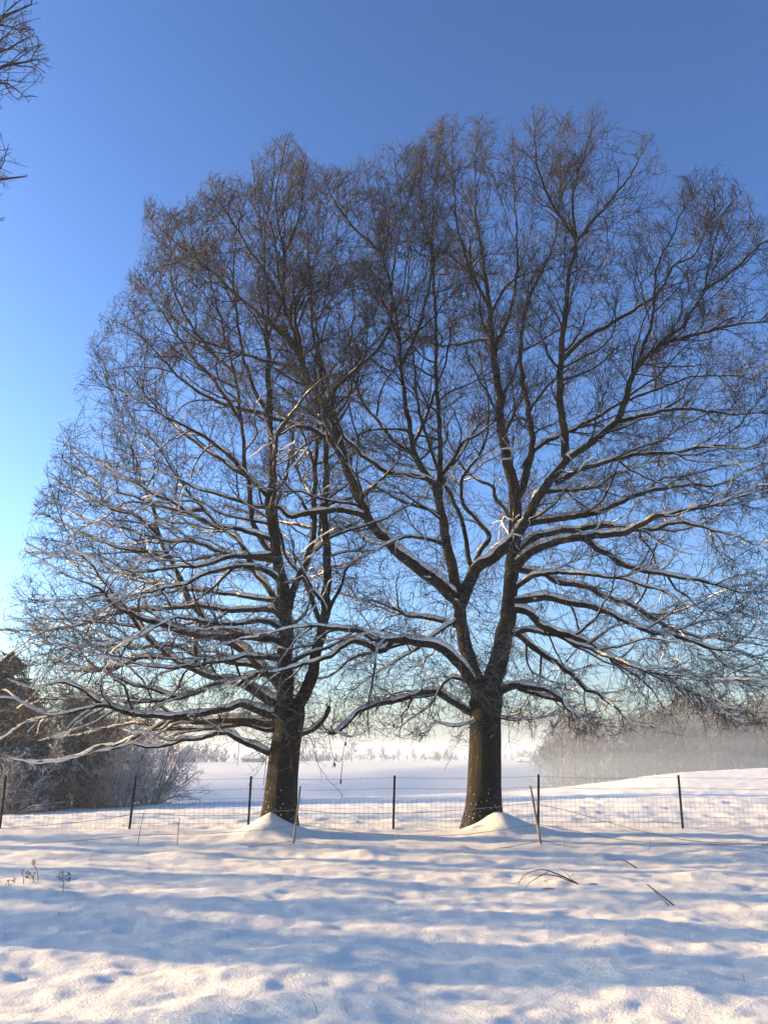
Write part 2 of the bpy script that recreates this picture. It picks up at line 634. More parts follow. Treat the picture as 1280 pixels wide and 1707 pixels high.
# ------------------------------------------------------------------ the two oaks
OX = [-160, -60, 0, 20, 40, 60, 80, 105, 140, 165, 190, 225, 238, 250, 275, 300, 330, 345, 370, 400, 420, 450, 480, 495, 515, 560, 600, 650, 690, 715, 750, 800, 850, 890, 940, 1000, 1030, 1060, 1090, 1110, 1150, 1190, 1240, 1262, 1300, 1360, 1420, 1480, 1520]
OY = [1180, 1090, 1005, 960, 890, 830, 755, 690, 585, 520, 500, 450, 350, 330, 355, 350, 315, 290, 300, 305, 265, 235, 212, 240, 280, 290, 265, 232, 250, 215, 195, 190, 200, 176, 192, 176, 215, 235, 220, 285, 300, 280, 312, 345, 400, 500, 640, 820, 1010]
BX = [-160, 0, 100, 250, 400, 470, 520, 560, 640, 700, 750, 800, 850, 1000, 1100, 1280, 1520]
BY = [1262, 1272, 1276, 1258, 1250, 1248, 1215, 1235, 1245, 1258, 1262, 1245, 1235, 1240, 1222, 1220, 1190]


def oak_inside(T, hmax, rad):
    def f(P, m=0.0):
        px, py = project(P)
        px = px + m * 0.8 * np.sign(px - 640)
        j = 14 * np.sin(px * 0.13 + P[:, 1] * 3.1) + 9 * np.sin(px * 0.41 + P[:, 1] * 5)
        ok = (py > np.interp(px, OX, OY) - 12 + j * 0.5 + m) & (py < np.interp(px, BX, BY) + j * 0.5)
        h = P[:, 2] / hmax
        dm = rad * np.sqrt(np.clip(1 - ((h - 0.42) / 0.62) ** 2, 0.02, 1))
        return ok & (np.abs(P[:, 1] - T[1]) < dm) & (P[:, 2] > 1.9)
    return f


# limbs as they run in the photograph: (depth slope, r0 px, r1 px, [(x, y), ...]); parents come before their branches
RIGHT = [
    (-0.10, 13, 2.6, [(800, 1150), (790, 1122), (775, 1075), (766, 1028), (761, 981), (750, 931), (739, 875), (733, 837), (720, 803), (700, 775), (688, 735), (671, 630), (660, 522), (638, 423), (620, 340), (606, 268)]),
    (0.10, 17, 3, [(815, 1150), (828, 1110), (838, 1066), (846, 1020), (850, 981), (858, 894), (859, 831), (847, 769), (834, 705), (831, 648), (822, 585), (815, 512), (806, 444), (795, 367), (792, 300), (797, 200)]),
    (-0.35, 12, 3, [(763, 1000), (750, 990), (719, 962), (681, 937), (647, 903), (617, 869), (596, 825), (577, 778), (565, 733), (544, 685), (509, 621), (501, 578), (475, 509), (473, 423), (460, 342), (475, 243), (486, 218)]),
    (-0.30, 11, 3, [(766, 1012), (791, 953), (819, 931), (847, 906), (872, 875), (897, 831), (922, 794), (944, 766), (972, 748), (1026, 703), (1044, 657), (1062, 612), (1103, 571), (1135, 544), (1171, 485), (1185, 422), (1203, 360), (1236, 318)]),
    (0.10, 5.5, 2, [(733, 837), (733, 788), (734, 741), (727, 639), (727, 558), (723, 467), (723, 331), (738, 222)]),
    (0.15, 7.5, 2, [(859, 831), (868, 820), (878, 787), (887, 737), (881, 690), (868, 603), (872, 535), (899, 458), (917, 422), (935, 330), (930, 200)]),
    (-0.05, 7.5, 2, [(942, 768), (940, 716), (932, 648), (936, 580), (945, 494), (949, 458), (960, 399), (954, 331), (975, 250), (996, 182)]),
    (0.4, 5, 1.8, [(872, 780), (890, 750), (912, 737), (954, 716), (990, 698), (1044, 667), (1108, 644), (1171, 626), (1280, 630), (1360, 620)]),
    (0.2, 4.5, 1.5, [(937, 600), (972, 567), (1017, 540), (1062, 512), (1099, 485), (1121, 444), (1158, 422), (1190, 340), (1186, 285)]),
    (-0.2, 4, 1.5, [(1100, 574), (1153, 558), (1207, 544), (1280, 537), (1360, 545)]),
    (0.1, 3.5, 1.3, [(951, 420), (985, 370), (1030, 320), (1062, 270), (1090, 222)]),
    (-0.4, 3.5, 1.3, [(960, 399), (920, 340), (895, 270), (888, 180)]),
    (0.3, 4, 1.5, [(822, 585), (850, 520), (862, 440), (858, 330), (852, 205)]),
    (-0.3, 3.5, 1.3, [(815, 512), (780, 440), (760, 360), (752, 200)]),
    (-0.35, 7, 2, [(862, 880), (884, 871), (924, 866), (984, 855), (1018, 844), (1052, 828), (1092, 816), (1152, 809), (1199, 807), (1280, 770), (1370, 745)]),
    (0.35, 7, 2, [(856, 925), (884, 902), (917, 888), (984, 880), (1011, 876), (1065, 883), (1092, 881), (1129, 870), (1169, 878), (1226, 895), (1290, 918), (1380, 940)]),
    (-0.45, 9, 2.2, [(855, 950), (877, 925), (910, 908), (951, 898), (1018, 891), (1052, 883), (1085, 865), (1125, 853), (1186, 844), (1233, 828), (1290, 814), (1390, 800)]),
    (-0.3, 6, 1.8, [(975, 898), (1011, 925), (1052, 945), (1112, 959), (1152, 965), (1206, 979), (1260, 1000), (1340, 1030)]),
    (0.5, 6.5, 2, [(853, 945), (870, 950), (904, 955), (931, 969), (978, 979), (1011, 996), (1052, 1009), (1092, 1033), (1139, 1056), (1186, 1066), (1240, 1070), (1300, 1082), (1390, 1090)]),
    (-0.45, 7.5, 2, [(848, 1004), (880, 998), (917, 996), (961, 1006), (1001, 1016), (1038, 1033), (1085, 1053), (1132, 1061), (1186, 1080), (1246, 1090), (1300, 1112), (1380, 1140)]),
    (-0.5, 7.5, 2, [(840, 1015), (877, 1019), (904, 1043), (951, 1059), (978, 1073), (1018, 1096), (1065, 1113), (1105, 1130), (1146, 1150), (1186, 1170), (1219, 1194), (1253, 1204)]),
    (0.3, 6.5, 1.8, [(838, 1030), (850, 1046), (884, 1073), (917, 1100), (951, 1123), (974, 1147), (994, 1157), (1025, 1180), (1045, 1200), (1085, 1211)]),
    (-0.7, 5, 1.6, [(845, 1060), (880, 1050), (930, 1062), (990, 1085), (1050, 1110), (1120, 1125), (1200, 1130), (1290, 1135)]),
    (-0.5, 8, 2.5, [(826, 1155), (845, 1147), (864, 1142), (887, 1145), (918, 1152), (934, 1163), (948, 1182), (965, 1194), (977, 1205), (993, 1225)]),
    (-0.3, 5, 4, [(864, 1146), (899, 1159), (934, 1168)]),
    (0.4, 4, 1.5, [(905, 820), (951, 817), (994, 811), (1025, 791), (1080, 772), (1160, 760)]),
    (-0.2, 5.5, 1.6, [(925, 805), (941, 797), (984, 777), (1038, 762), (1085, 755), (1119, 754), (1186, 744), (1253, 747), (1320, 735), (1400, 730)]),
    (0.2, 4.5, 1.5, [(1026, 703), (1080, 690), (1140, 680), (1200, 690), (1280, 690), (1370, 700)]),
    (-0.4, 7, 4.6, [(800, 1195), (787, 1188), (766, 1177), (742, 1163), (724, 1153), (700, 1156), (677, 1162), (632, 1174), (597, 1186), (576, 1207), (558, 1222), (547, 1220)]),
    (-0.5, 10, 3, [(803, 1160), (791, 1144), (762, 1103), (731, 1078), (678, 1066), (640, 1068), (604, 1054), (578, 1051), (539, 1044), (480, 1048), (420, 1062), (340, 1078)]),
    (-0.3, 6.5, 1.8, [(655, 1064), (637, 1086), (611, 1074), (585, 1071), (545, 1094), (512, 1107), (453, 1120), (420, 1125), (380, 1140), (330, 1150)]),
    (0.3, 5, 1.5, [(766, 1045), (753, 1041), (719, 1031), (681, 1028), (662, 1016), (631, 1003), (590, 997), (545, 985)]),
    (-0.5, 4, 1.4, [(742, 908), (712, 897), (678, 895), (656, 903), (631, 916), (600, 928), (565, 950)]),
    (0.5, 5, 1.6, [(790, 953), (800, 919), (816, 894), (794, 866), (772, 841), (770, 809), (784, 778), (806, 744), (815, 680), (800, 600), (780, 500), (770, 400)]),
    (-0.1, 4.5, 1.6, [(790, 953), (781, 931), (769, 862), (750, 825), (735, 794), (700, 690), (690, 600), (680, 480), (690, 360), (680, 260)]),
    (0.3, 4, 1.5, [(734, 800), (750, 772), (775, 734), (800, 723), (830, 690), (850, 640)]),
    (-0.35, 5, 1.8, [(725, 806), (709, 797), (680, 792), (647, 787), (619, 769), (595, 750), (570, 720), (545, 640), (530, 560), (520, 470), (540, 380), (550, 300)]),
    (0.45, 4, 1.4, [(688, 755), (656, 734), (634, 709), (619, 690), (600, 660), (585, 600), (590, 500), (580, 400), (570, 300)]),
    (0.4, 4, 1.4, [(856, 869), (828, 834), (819, 809), (794, 800), (765, 770), (740, 700), (760, 600)]),
    (-0.3, 5, 1.4, [(503, 590), (475, 557), (436, 527), (385, 484), (342, 441), (286, 398), (252, 363), (240, 332)]),
    (-0.25, 5.5, 1.5, [(575, 770), (560, 742), (518, 716), (449, 694), (385, 677), (342, 660), (295, 625), (243, 570), (200, 539), (165, 525)]),
    (0.25, 4.5, 1.4, [(509, 621), (480, 610), (454, 604), (380, 582), (320, 561), (277, 514), (226, 480)]),
    (0.2, 5, 1.6, [(552, 695), (555, 670), (561, 647), (587, 621), (634, 578), (651, 535), (655, 450), (668, 360), (655, 245)]),
    (-0.2, 6, 1.8, [(619, 872), (594, 854), (535, 853), (486, 859), (463, 846), (427, 844), (381, 828), (330, 815), (280, 790), (220, 780), (150, 762)]),
    (0.1, 3.5, 1.2, [(475, 509), (440, 450), (400, 390), (370, 340), (347, 292)]),
    (0.2, 3, 1.2, [(473, 423), (500, 360), (505, 280)]),
    (-0.1, 3.5, 1.2, [(668, 610), (700, 540), (720, 440), (700, 340), (705, 250)]),
    (0.3, 3.5, 1.2, [(640, 425), (590, 380), (555, 330), (540, 290)]),
    (-0.2, 3.5, 1.2, [(1062, 612), (1085, 540), (1095, 450), (1130, 370), (1155, 305)]),
    (0.1, 3.5, 1.2, [(1171, 485), (1220, 450), (1280, 400), (1320, 430)]),
    (-0.6, 5, 1.5, [(850, 985), (890, 960), (950, 955), (1020, 962), (1090, 980), (1160, 1010), (1240, 1030)]),
    (-0.8, 4, 1.4, [(764, 1030), (720, 1060), (670, 1095), (630, 1120), (590, 1150)]),
    (-0.6, 3.5, 1.2, [(790, 1140), (750, 1130), (720, 1170), (690, 1195), (660, 1215)]),
    (-0.7, 3, 1.0, [(812, 1188), (760, 1210), (725, 1205), (700, 1235)]),
    (-0.6, 3, 1.0, [(818, 1190), (850, 1200), (895, 1198), (915, 1192)]),
]
LEFT = [
    (-0.05, 14, 3, [(474, 1190), (476, 1127), (476, 1060), (476, 1028), (470, 979), (463, 930), (455, 880), (450, 831), (455, 782), (453, 733), (449, 664), (445, 565), (447, 500), (440, 420), (430, 350), (420, 268)]),
    (0.10, 12, 3, [(484, 1195), (498, 1172), (511, 1150), (522, 1120), (529, 1077), (542, 1028), (545, 979), (545, 930), (542, 864), (544, 798), (542, 707), (535, 620), (520, 540), (515, 450), (512, 380), (500, 290)]),
    (0.15, 7, 2, [(477, 1040), (480, 1022), (493, 972), (509, 936), (522, 897), (522, 848), (526, 782), (529, 733), (530, 660), (526, 600), (548, 520), (560, 420), (565, 305)]),
    (0.4, 5, 2, [(538, 1045), (530, 1028), (520, 1000), (512, 979), (503, 959), (476, 926), (470, 897), (460, 850), (480, 780), (490, 700), (480, 600), (465, 500)]),
    (0.3, 4, 1.4, [(544, 1030), (549, 1015), (565, 985), (578, 949), (604, 926), (640, 910)]),
    (0.2, 6, 1.8, [(472, 1020), (460, 1005), (447, 979), (427, 956), (414, 930), (394, 897), (371, 880), (340, 850), (300, 800), (260, 740), (210, 680), (165, 590)]),
    (-0.15, 6, 1.6, [(461, 935), (447, 915), (434, 897), (421, 864), (414, 808), (407, 766), (401, 700), (390, 620), (370, 540), (350, 460), (345, 380), (375, 300)]),
    (-0.35, 10, 2, [(474, 1185), (467, 1179), (447, 1166), (414, 1146), (391, 1136), (348, 1127), (288, 1096), (246, 1061), (200, 1000), (150, 940), (110, 880), (78, 790)]),
    (0.45, 8.5, 2, [(474, 1150), (440, 1115), (400, 1080), (352, 1047), (332, 1022), (316, 998), (302, 966), (283, 930), (268, 895), (255, 850), (235, 790), (215, 730), (190, 660), (150, 590)]),
    (-0.35, 6, 1.6, [(460, 1262), (453, 1257), (430, 1247), (414, 1241), (394, 1228), (375, 1222), (342, 1228), (309, 1232), (276, 1241), (249, 1245), (215, 1241), (181, 1248), (134, 1261), (67, 1271), (10, 1262)]),
    (0.35, 8, 1.8, [(470, 1205), (430, 1204), (388, 1199), (336, 1201), (296, 1198), (265, 1208), (235, 1224), (201, 1238), (168, 1245), (101, 1265), (40, 1268)]),
    (-0.45, 8, 1.8, [(472, 1192), (445, 1188), (425, 1182), (403, 1174), (369, 1184), (302, 1194), (242, 1194), (201, 1181), (168, 1177), (128, 1184), (84, 1194), (44, 1204), (0, 1231), (-50, 1250)]),
    (-0.1, 5, 1.5, [(225, 1190), (195, 1180), (168, 1171), (141, 1151), (111, 1137), (84, 1140), (50, 1144), (10, 1130)]),
    (-0.6, 6, 1.6, [(472, 1120), (430, 1124), (396, 1134), (359, 1140), (329, 1154), (296, 1164), (249, 1169), (208, 1171), (150, 1160), (90, 1165)]),
    (-0.55, 8.5, 1.8, [(474, 1075), (450, 1064), (400, 1060), (352, 1061), (309, 1054), (260, 1040), (225, 1026), (197, 1015), (169, 984), (141, 970), (105, 955), (55, 925)]),
    (0.3, 6, 1.6, [(474, 1032), (450, 1014), (401, 1018), (330, 1010), (260, 1015), (197, 1022), (141, 1040), (88, 1050), (35, 1050), (-20, 1050)]),
    (0.5, 5, 1.5, [(470, 990), (460, 1000), (427, 998), (380, 990), (330, 985), (280, 975), (220, 960), (160, 950), (100, 930)]),
    (-0.4, 5, 1.5, [(463, 925), (414, 926), (375, 930), (335, 943), (293, 946), (250, 953), (200, 950), (150, 930), (90, 900)]),
    (-0.6, 5.5, 1.5, [(468, 970), (450, 954), (427, 944), (388, 946), (348, 956), (316, 969), (283, 979), (230, 990), (180, 1000), (120, 1000), (60, 1000)]),
    (0.35, 5, 1.4, [(463, 935), (430, 930), (395, 924), (365, 917), (316, 903), (276, 900), (250, 894), (200, 880), (150, 870), (80, 830)]),
    (-0.25, 5, 1.4, [(456, 900), (425, 890), (398, 884), (348, 871), (299, 844), (250, 818), (200, 790), (150, 760), (95, 735)]),
    (0.15, 4.5, 1.4, [(450, 831), (420, 800), (390, 780), (330, 740), (280, 700), (230, 640), (190, 600), (160, 575)]),
    (-0.3, 4.5, 1.3, [(411, 790), (381, 759), (348, 733), (316, 716), (270, 690), (200, 650), (130, 640)]),
    (0.1, 4, 1.3, [(449, 690), (420, 640), (400, 560), (390, 470), (395, 380), (405, 305)]),
    (-0.1, 4, 1.3, [(401, 700), (360, 640), (310, 580), (270, 520), (235, 470)]),
    (0.2, 3.5, 1.2, [(390, 620), (330, 560), (290, 480), (285, 390)]),
    (0.2, 3.5, 1.2, [(445, 565), (470, 500), (475, 400), (470, 300)]),
    (-0.5, 5, 4.5, [(494, 1224), (502, 1222), (522, 1216), (540, 1198), (549, 1178)]),
    (-0.6, 4, 1.3, [(478, 1110), (510, 1090), (545, 1080), (590, 1060), (640, 1050)]),
    (-0.75, 5, 1.4, [(474, 1100), (430, 1095), (370, 1100), (310, 1110), (250, 1110), (180, 1095), (110, 1080)]),
    (-0.8, 5, 1.4, [(474, 1050), (440, 1035), (390, 1040), (340, 1035), (290, 1030), (230, 1060), (160, 1075), (80, 1075)]),
    (0.6, 6, 1.6, [(474, 1140), (430, 1110), (390, 1105), (340, 1095), (280, 1075), (220, 1080), (150, 1060), (60, 1020)]),
    (0.6, 5, 1.5, [(468, 1215), (440, 1217), (405, 1207), (370, 1212), (330, 1214), (280, 1215), (230, 1205), (170, 1215), (120, 1225), (60, 1235)]),
    (-0.3, 4, 1.2, [(296, 1164), (260, 1150), (220, 1140), (180, 1120), (130, 1110), (80, 1105)]),
    (0.2, 4, 1.2, [(288, 1096), (240, 1095), (200, 1110), (150, 1120), (100, 1150), (40, 1180)]),
    (-0.4, 3.5, 1.2, [(268, 895), (230, 860), (190, 850), (130, 820), (75, 790)]),
    (-0.3, 3.5, 1.2, [(286, 930), (240, 920), (190, 910), (120, 880), (60, 850)]),
    (0.2, 3.5, 1.2, [(340, 850), (290, 850), (230, 830), (170, 810), (110, 770)]),
    (0.4, 4, 1.3, [(430, 958), (400, 940), (370, 965), (330, 1000), (300, 1005)]),
]


def smooth_path(px, Y0, slope, T, seed):
    """give a traced limb its depth: it starts where its parent is and swings towards or away from the camera"""
    px = np.array(px, float)
    s = np.concatenate([[0], np.cumsum(np.linalg.norm(np.diff(px, axis=0), axis=1))]) * T[1] / FPX
    L = s[-1]
    w = slope * s * (0.75 + 0.25 * np.cos(s / L * 2.5 + seed)) + 0.12 * np.sin(s * 1.1 + seed * 2.3) * np.minimum(1, s)
    lim = 4.6
    Y = np.clip(Y0 + w - (T[1]), -lim, lim) + T[1]
    return np.array([at(x, y, yy) for (x, y), yy in zip(px, Y)]), Y


def snow_amount(P, g, base=1.0):
    """how much snow still lies: heavy low in the crown, patchy higher up"""
    z = P[..., 2]
    n = noise2(P[..., 0] * 1.3 + P[..., 1] * 0.9, P[..., 2] * 1.3 + 17, 41)
    hi = smooth(6.8, 12.5, z)
    return np.clip(base * (1.05 - 1.05 * hi) + 0.9 * n + 0.15, 0, 1.05)


def snow_runs(P, th):
    T = unit(np.gradient(P, axis=0))
    f = smooth(0.32, 0.75, np.hypot(T[:, 0], T[:, 1])) * th
    on = f > 0.12
    runs, i = [], 0
    while i < len(on):
        if on[i]:
            j = i
            while j < len(on) and on[j]:
                j += 1
            if j - i >= 4:
                runs.append((i, j))
            i = j
        i += 1
    return runs


def build_oak(name, label, T, limbs, trunk_px, seed, extra, region, reg, fill=950, dens=1.0):
    g = np.random.default_rng(seed)
    z0 = gz(*T)
    root = thing(name, label, 'tree', (0, 0, 0))
    origin = np.array([T[0], T[1], 0.0])
    root.location = tuple(origin)
    inside = oak_inside(T, 18.5, 5.4)

    # trunk
    rows = []
    for (cx, cy, wpx) in trunk_px:
        p = at(cx, cy, T[1])
        rows.append([*p, wpx / 2 * T[1] * 1.035 / FPX])
    rows[0][2] = -0.35
    C, L = catmull(rows, 0.07)
    S = 44
    n = len(C)
    a = np.arange(S) * 2 * np.pi / S
    zz = C[:, 2:3]
    flare = 0.05 * np.exp(-np.maximum(zz, 0) / 0.35) * (1 + np.sin(a * 5 + seed)[None])
    rib = 0.022 * noise2(np.cos(a)[None] * 5 + 9 + zz * 0.35, np.sin(a)[None] * 5 + zz * 0.35 + seed, 51) + 0.03 * noise2(np.cos(a)[None] * 1.6 + zz * 0.8, np.sin(a)[None] * 1.6 + zz * 0.5, 52)
    rr = C[:, 3:4] + flare + rib
    V = np.stack([C[:, 0:1] + rr * np.cos(a)[None], C[:, 1:2] + rr * np.sin(a)[None], np.repeat(zz, S, 1)], -1).reshape(-1, 3) - origin
    i = np.arange(S)
    j = (i + 1) % S
    q = (np.stack([i, j, j + S, i + S], 1)[None] + (np.arange(n - 1) * S)[:, None, None]).reshape(-1, 4)
    tr = Geo()
    tr.add(V, q)
    trunk = tr.build('trunk', root, M_TRUNK)

    # limbs traced from the photograph
    known = [np.column_stack([C[:, :3], np.array(project(C[:, :3])).T])]
    done = []
    for k, (slope, r0, r1, px) in enumerate(limbs):
        K = np.vstack(known)
        d2 = (K[:, 3] - px[0][0]) ** 2 + (K[:, 4] - px[0][1]) ** 2
        Y0 = K[np.argmin(d2), 1]
        W, Y = smooth_path(px, Y0, slope, T, seed + k)
        t = np.linspace(0, 1, len(px))
        rp = (r1 * 0.75 + (r0 - r1 * 0.75) * (1 - t) ** 1.25) * Y * 1.03 / FPX
        rp = np.maximum(rp * (1 - (0.7 if r1 < 4 else 0.1) * smooth(0.6, 1.0, t)), 0.0055)
        C2, L2 = catmull(np.column_stack([W, rp]), 0.11)
        P = wobble(C2[:, :3], min(0.026, 0.004 * L2 + 0.008), g)
        done.append((P, C2[:, 3], L2))
        known.append(np.column_stack([P, np.array(project(P)).T]))
    n_traced = len(done)
    # limbs that run towards and away from the camera, hidden among the others
    for k in range(extra):
        st = done[g.integers(0, 3)]
        f = g.uniform(0.12, 0.8)
        i0 = int(f * (len(st[0]) - 1))
        b = st[0][i0]
        az = g.choice([-1, 1]) * np.pi / 2 + g.normal(0, 0.55)
        el = R(g.uniform(8, 32)) + 0.75 * smooth(6, 14, b[2])
        L2 = g.uniform(1.6, 5.2) * (1 - 0.35 * f)
        d = np.array([[math.cos(az) * math.cos(el), math.sin(az) * math.cos(el), math.sin(el)]])
        P, _ = grow(b[None], d, np.array([L2]), np.array([1.0]), np.array([1.0]), 14, 0.13, np.array([[0, 0, 0.015]]), g)
        P, keep, fr = clip_env(P, inside)
        if not keep[0] or fr[0] < 0.35:
            continue
        P = P[:, :1] + (P - P[:, :1]) * 0.8
        r0 = min(st[1][i0] * 0.7, 0.075 * (0.5 + 0.1 * L2))
        C2, L2 = catmull(np.column_stack([P[0], np.linspace(r0, 0.012, 15)]), 0.12)
        done.append((C2[:, :3], C2[:, 3], L2))

    limb_objs = []
    for P, r, L2 in done:
        gm = Geo()
        P0 = P - origin
        lump = 1 + 0.12 * noise2(np.arange(len(P)) * 0.6, np.full(len(P), seed + len(limb_objs)), 61)
        gm.tubes(P0, r * lump, 10 if r[0] > 0.05 else 7)
        lo = gm.build('limb', root, M_LIMB)
        th = snow_amount(P, g) * (0.92 + 0.8 * noise2(np.arange(len(P)) * 0.37, np.full(len(P), 3.3 + len(limb_objs)), 66) + 0.5 * noise2(np.arange(len(P)) * 0.83, np.full(len(P), 7.1 + len(limb_objs)), 67))
        for i0, i1 in snow_runs(P0, th):
            e = np.minimum(1, np.minimum(np.arange(i1 - i0), np.arange(i1 - i0)[::-1]) / 2.0)
            sn = Geo()
            sn.snow(P0[i0:i1], (r * lump)[i0:i1], 6, np.maximum(th[i0:i1], 0.15) * (0.25 + 0.75 * e))
            sn.build('snow_cap', lo, M_SNOW)
        limb_objs.append(lo)

    # second order branches: first those that reach into the gaps between the limbs
    nodes = np.vstack([P for P, r, _ in done])
    ntan = np.vstack([unit(np.gradient(P, axis=0)) for P, r, _ in done])
    nrad = np.concatenate([r for P, r, _ in done])
    nown = np.concatenate([np.full(len(P), k) for k, (P, r, _) in enumerate(done)])
    na_ = 7000
    ax_ = g.uniform(region[0], region[1], na_)
    ay_ = g.uniform(170, 1230, na_)
    dep = T[1] + g.normal(0, 1, na_) * 2.0
    A_ = np.array([at(x_, y_, d_) for x_, y_, d_ in zip(ax_, ay_, dep)])
    A_ = A_[inside(A_, g.exponential(14, na_)) & reg(ax_, ay_)][:fill]
    # near ones first, so that later ones can grow out of them
    d0 = np.array([np.min(((nodes[::3] - p_) ** 2).sum(1)) for p_ in A_])
    A_ = A_[np.argsort(d0)]
    fb = []
    hub = np.array([T[0], T[1], 5.5])
    for p_ in A_:
        dv = p_ - nodes
        dist = np.sqrt((dv ** 2).sum(1)) + 1e-6
        cs = (dv * ntan).sum(1) / dist
        cost = dist * (1.75 - cs) + np.where(cs < 0.15, 5, 0) + np.where(nrad > 0.10, 0.5, 0) + 2.5 * np.maximum(0, np.sqrt(((nodes - hub) ** 2).sum(1)) + 0.35 * dist - np.sqrt(((p_ - hub) ** 2).sum()))
        i_ = int(np.argmin(cost))
        if dist[i_] < 0.35 or dist[i_] > 3.6:
            continue
        b_, L_ = nodes[i_], dist[i_]
        c1 = b_ + unit(ntan[i_] * 0.75 + unit(dv[i_]) * 0.6) * L_ * 0.4 + g.normal(0, 0.06 * L_, 3)
        m_ = max(8, int(L_ / 0.14))
        tt = np.linspace(0, 1, m_)[:, None]
        Q = b_ * (1 - tt) ** 2 + 2 * c1 * tt * (1 - tt) + p_ * tt ** 2
        Q = wobble(Q, 0.012 + 0.008 * L_, g)
        rr_ = np.linspace(min(nrad[i_] * 0.75, 0.009 + 0.0095 * L_), 0.006, m_)
        fb.append((Q, rr_, L_, int(nown[i_])))
        nodes = np.vstack([nodes, Q[2:]])
        ntan = np.vstack([ntan, unit(np.gradient(Q, axis=0))[2:]])
        nrad = np.concatenate([nrad, rr_[2:]])
        nown = np.concatenate([nown, np.full(m_ - 2, nown[i_])])
    PB, RB = polys_to_batch([(P, r) for P, r, _ in done], 40)
    LB = np.array([x[2] for x in done])
    base, Tn, t, idx, pr = spawn(PB, RB, LB, 1.5 * dens, 0.13, g)
    thin = 1 - 0.45 * smooth(0.07, 0.15, pr)
    keep = g.random(len(idx)) < thin
    base, Tn, t, idx, pr = base[keep], Tn[keep], t[keep], idx[keep], pr[keep]
    h = base[:, 2] / 18.0
    up = smooth(0.35, 0.75, h)
    a = np.radians(g.uniform(35, 75, len(idx)))
    a[t > 0.98] *= 0.3
    d = side_dirs(Tn, a, g, 0.6)
    out = base - np.array([T[0], T[1], 0])
    out[:, 2] = 0
    out = unit(out)
    d = unit(d + 0.28 * out + np.array([0, 0, 1]) * (0.03 + 0.12 * up)[:, None])
    L2 = np.clip(LB[idx] * 0.36, 0.9, 2.5) * (1.15 - 0.65 * t) * g.uniform(0.55, 1.35, len(idx))
    r0 = np.clip(pr * 0.62, 0.008, 0.010 + 0.011 * L2)
    trop = np.zeros((len(idx), 3))
    trop[:, 2] = 0.005 + 0.03 * up
    P2, R2 = grow(base, d, L2, r0, np.full(len(idx), 0.0055), 10, 0.2, trop, g)
    P2, keep, fr = clip_env(P2, inside, g.exponential(24, len(P2)))
    P2, R2, idx, L2 = P2[keep], R2[keep], idx[keep], (L2 * fr)[keep]
    Pf, Rf = polys_to_batch([(q_[0], q_[1]) for q_ in fb], P2.shape[1])
    P2, R2 = np.concatenate([P2, Pf]), np.concatenate([R2, Rf])
    L2 = np.concatenate([L2, [q_[2] for q_ in fb]])
    idx = np.concatenate([idx, [q_[3] for q_ in fb]])
    for k, lo in enumerate(limb_objs):
        m = idx == k
        if not m.any():
            continue
        gm = Geo()
        gm.tubes(P2[m] - origin, R2[m], 4)
        gm.build('branches', lo, M_TWIG, kind='stuff')
    sg = Geo()
    sm = snow_amount(P2, g, 0.95)
    low = (P2[:, 0, 2] < 9.0) & (R2[:, 0] > 0.010)
    sg.snow(P2[low] - origin, R2[low] * 0.85, 4, sm[low] * 0.8)
    sg.build('branch_snow', root, M_SNOW, kind='stuff')

    # third order, and the tips of the limbs
    tp = [(P[int(len(P) * 0.55):], r[int(len(P) * 0.55):]) for P, r, _ in done if len(P) > 12]
    Pt, Rt = polys_to_batch(tp, P2.shape[1])
    P2 = np.concatenate([P2, Pt])
    R2 = np.concatenate([R2, Rt])
    L2 = np.concatenate([L2, np.linalg.norm(np.diff(Pt, axis=1), axis=2).sum(1) * 1.3])
    base, Tn, t, pi, pr = spawn(P2, R2, L2, 6.0 * dens, 0.10, g)
    up = smooth(0.38, 0.8, base[:, 2] / 18.0)
    a = np.radians(g.uniform(25, 62, len(pi)))
    a[t > 0.98] *= 0.4
    d = side_dirs(Tn, a, g, 0.75) + np.array([0, 0, 1]) * (0.02 + 0.12 * up)[:, None]
    L3 = g.uniform(0.28, 0.85, len(pi)) * (1.15 - 0.5 * t) * np.clip(L2[pi], 0.5, 1.3)
    trop = np.zeros((len(pi), 3))
    trop[:, 2] = -0.02 + 0.09 * up
    P3, R3 = grow(base, d, L3, np.minimum(pr * 0.75, 0.0075), np.full(len(pi), 0.0036), 4, 0.22, trop, g)
    P3, keep, fr = clip_env(P3, inside, g.exponential(16, len(P3)))
    P3, R3, L3 = P3[keep], R3[keep], (L3 * fr)[keep]
    # fourth order: the finest twigs
    base, Tn, t, pi, pr = spawn(P3, R3, L3, 10.5 * dens, 0.12, g)
    up = smooth(0.38, 0.8, base[:, 2] / 18.0)
    keep = g.random(len(pi)) < 0.62 + 0.38 * up
    base, Tn, t, pi, pr, up = base[keep], Tn[keep], t[keep], pi[keep], pr[keep], up[keep]
    d = side_dirs(Tn, np.radians(g.uniform(30, 80, len(pi))), g, 0.9) + np.array([0, 0, 1]) * (0.25 * up)[:, None]
    L4 = g.uniform(0.10, 0.36, len(pi))
    P4, R4 = grow(base, d, L4, np.full(len(pi), 0.0046), np.full(len(pi), 0.0030), 1, 0.12, np.zeros((len(pi), 3)), g)
    P4, keep, fr = clip_env(P4, inside)
    P4, R4 = P4[keep], R4[keep]
    tw = Geo()
    ns = 150
    bs = np.array([done[0][0][0], done[1][0][3], done[2][0][1]])[g.integers(0, 3, ns)] + g.normal(0, 1, (ns, 3)) * np.array([0.22, 0.22, 0.45])
    ds = unit(g.normal(0, 1, (ns, 3)) * np.array([1, 1, 0.6]) + np.array([0, -0.3, 0.05]))
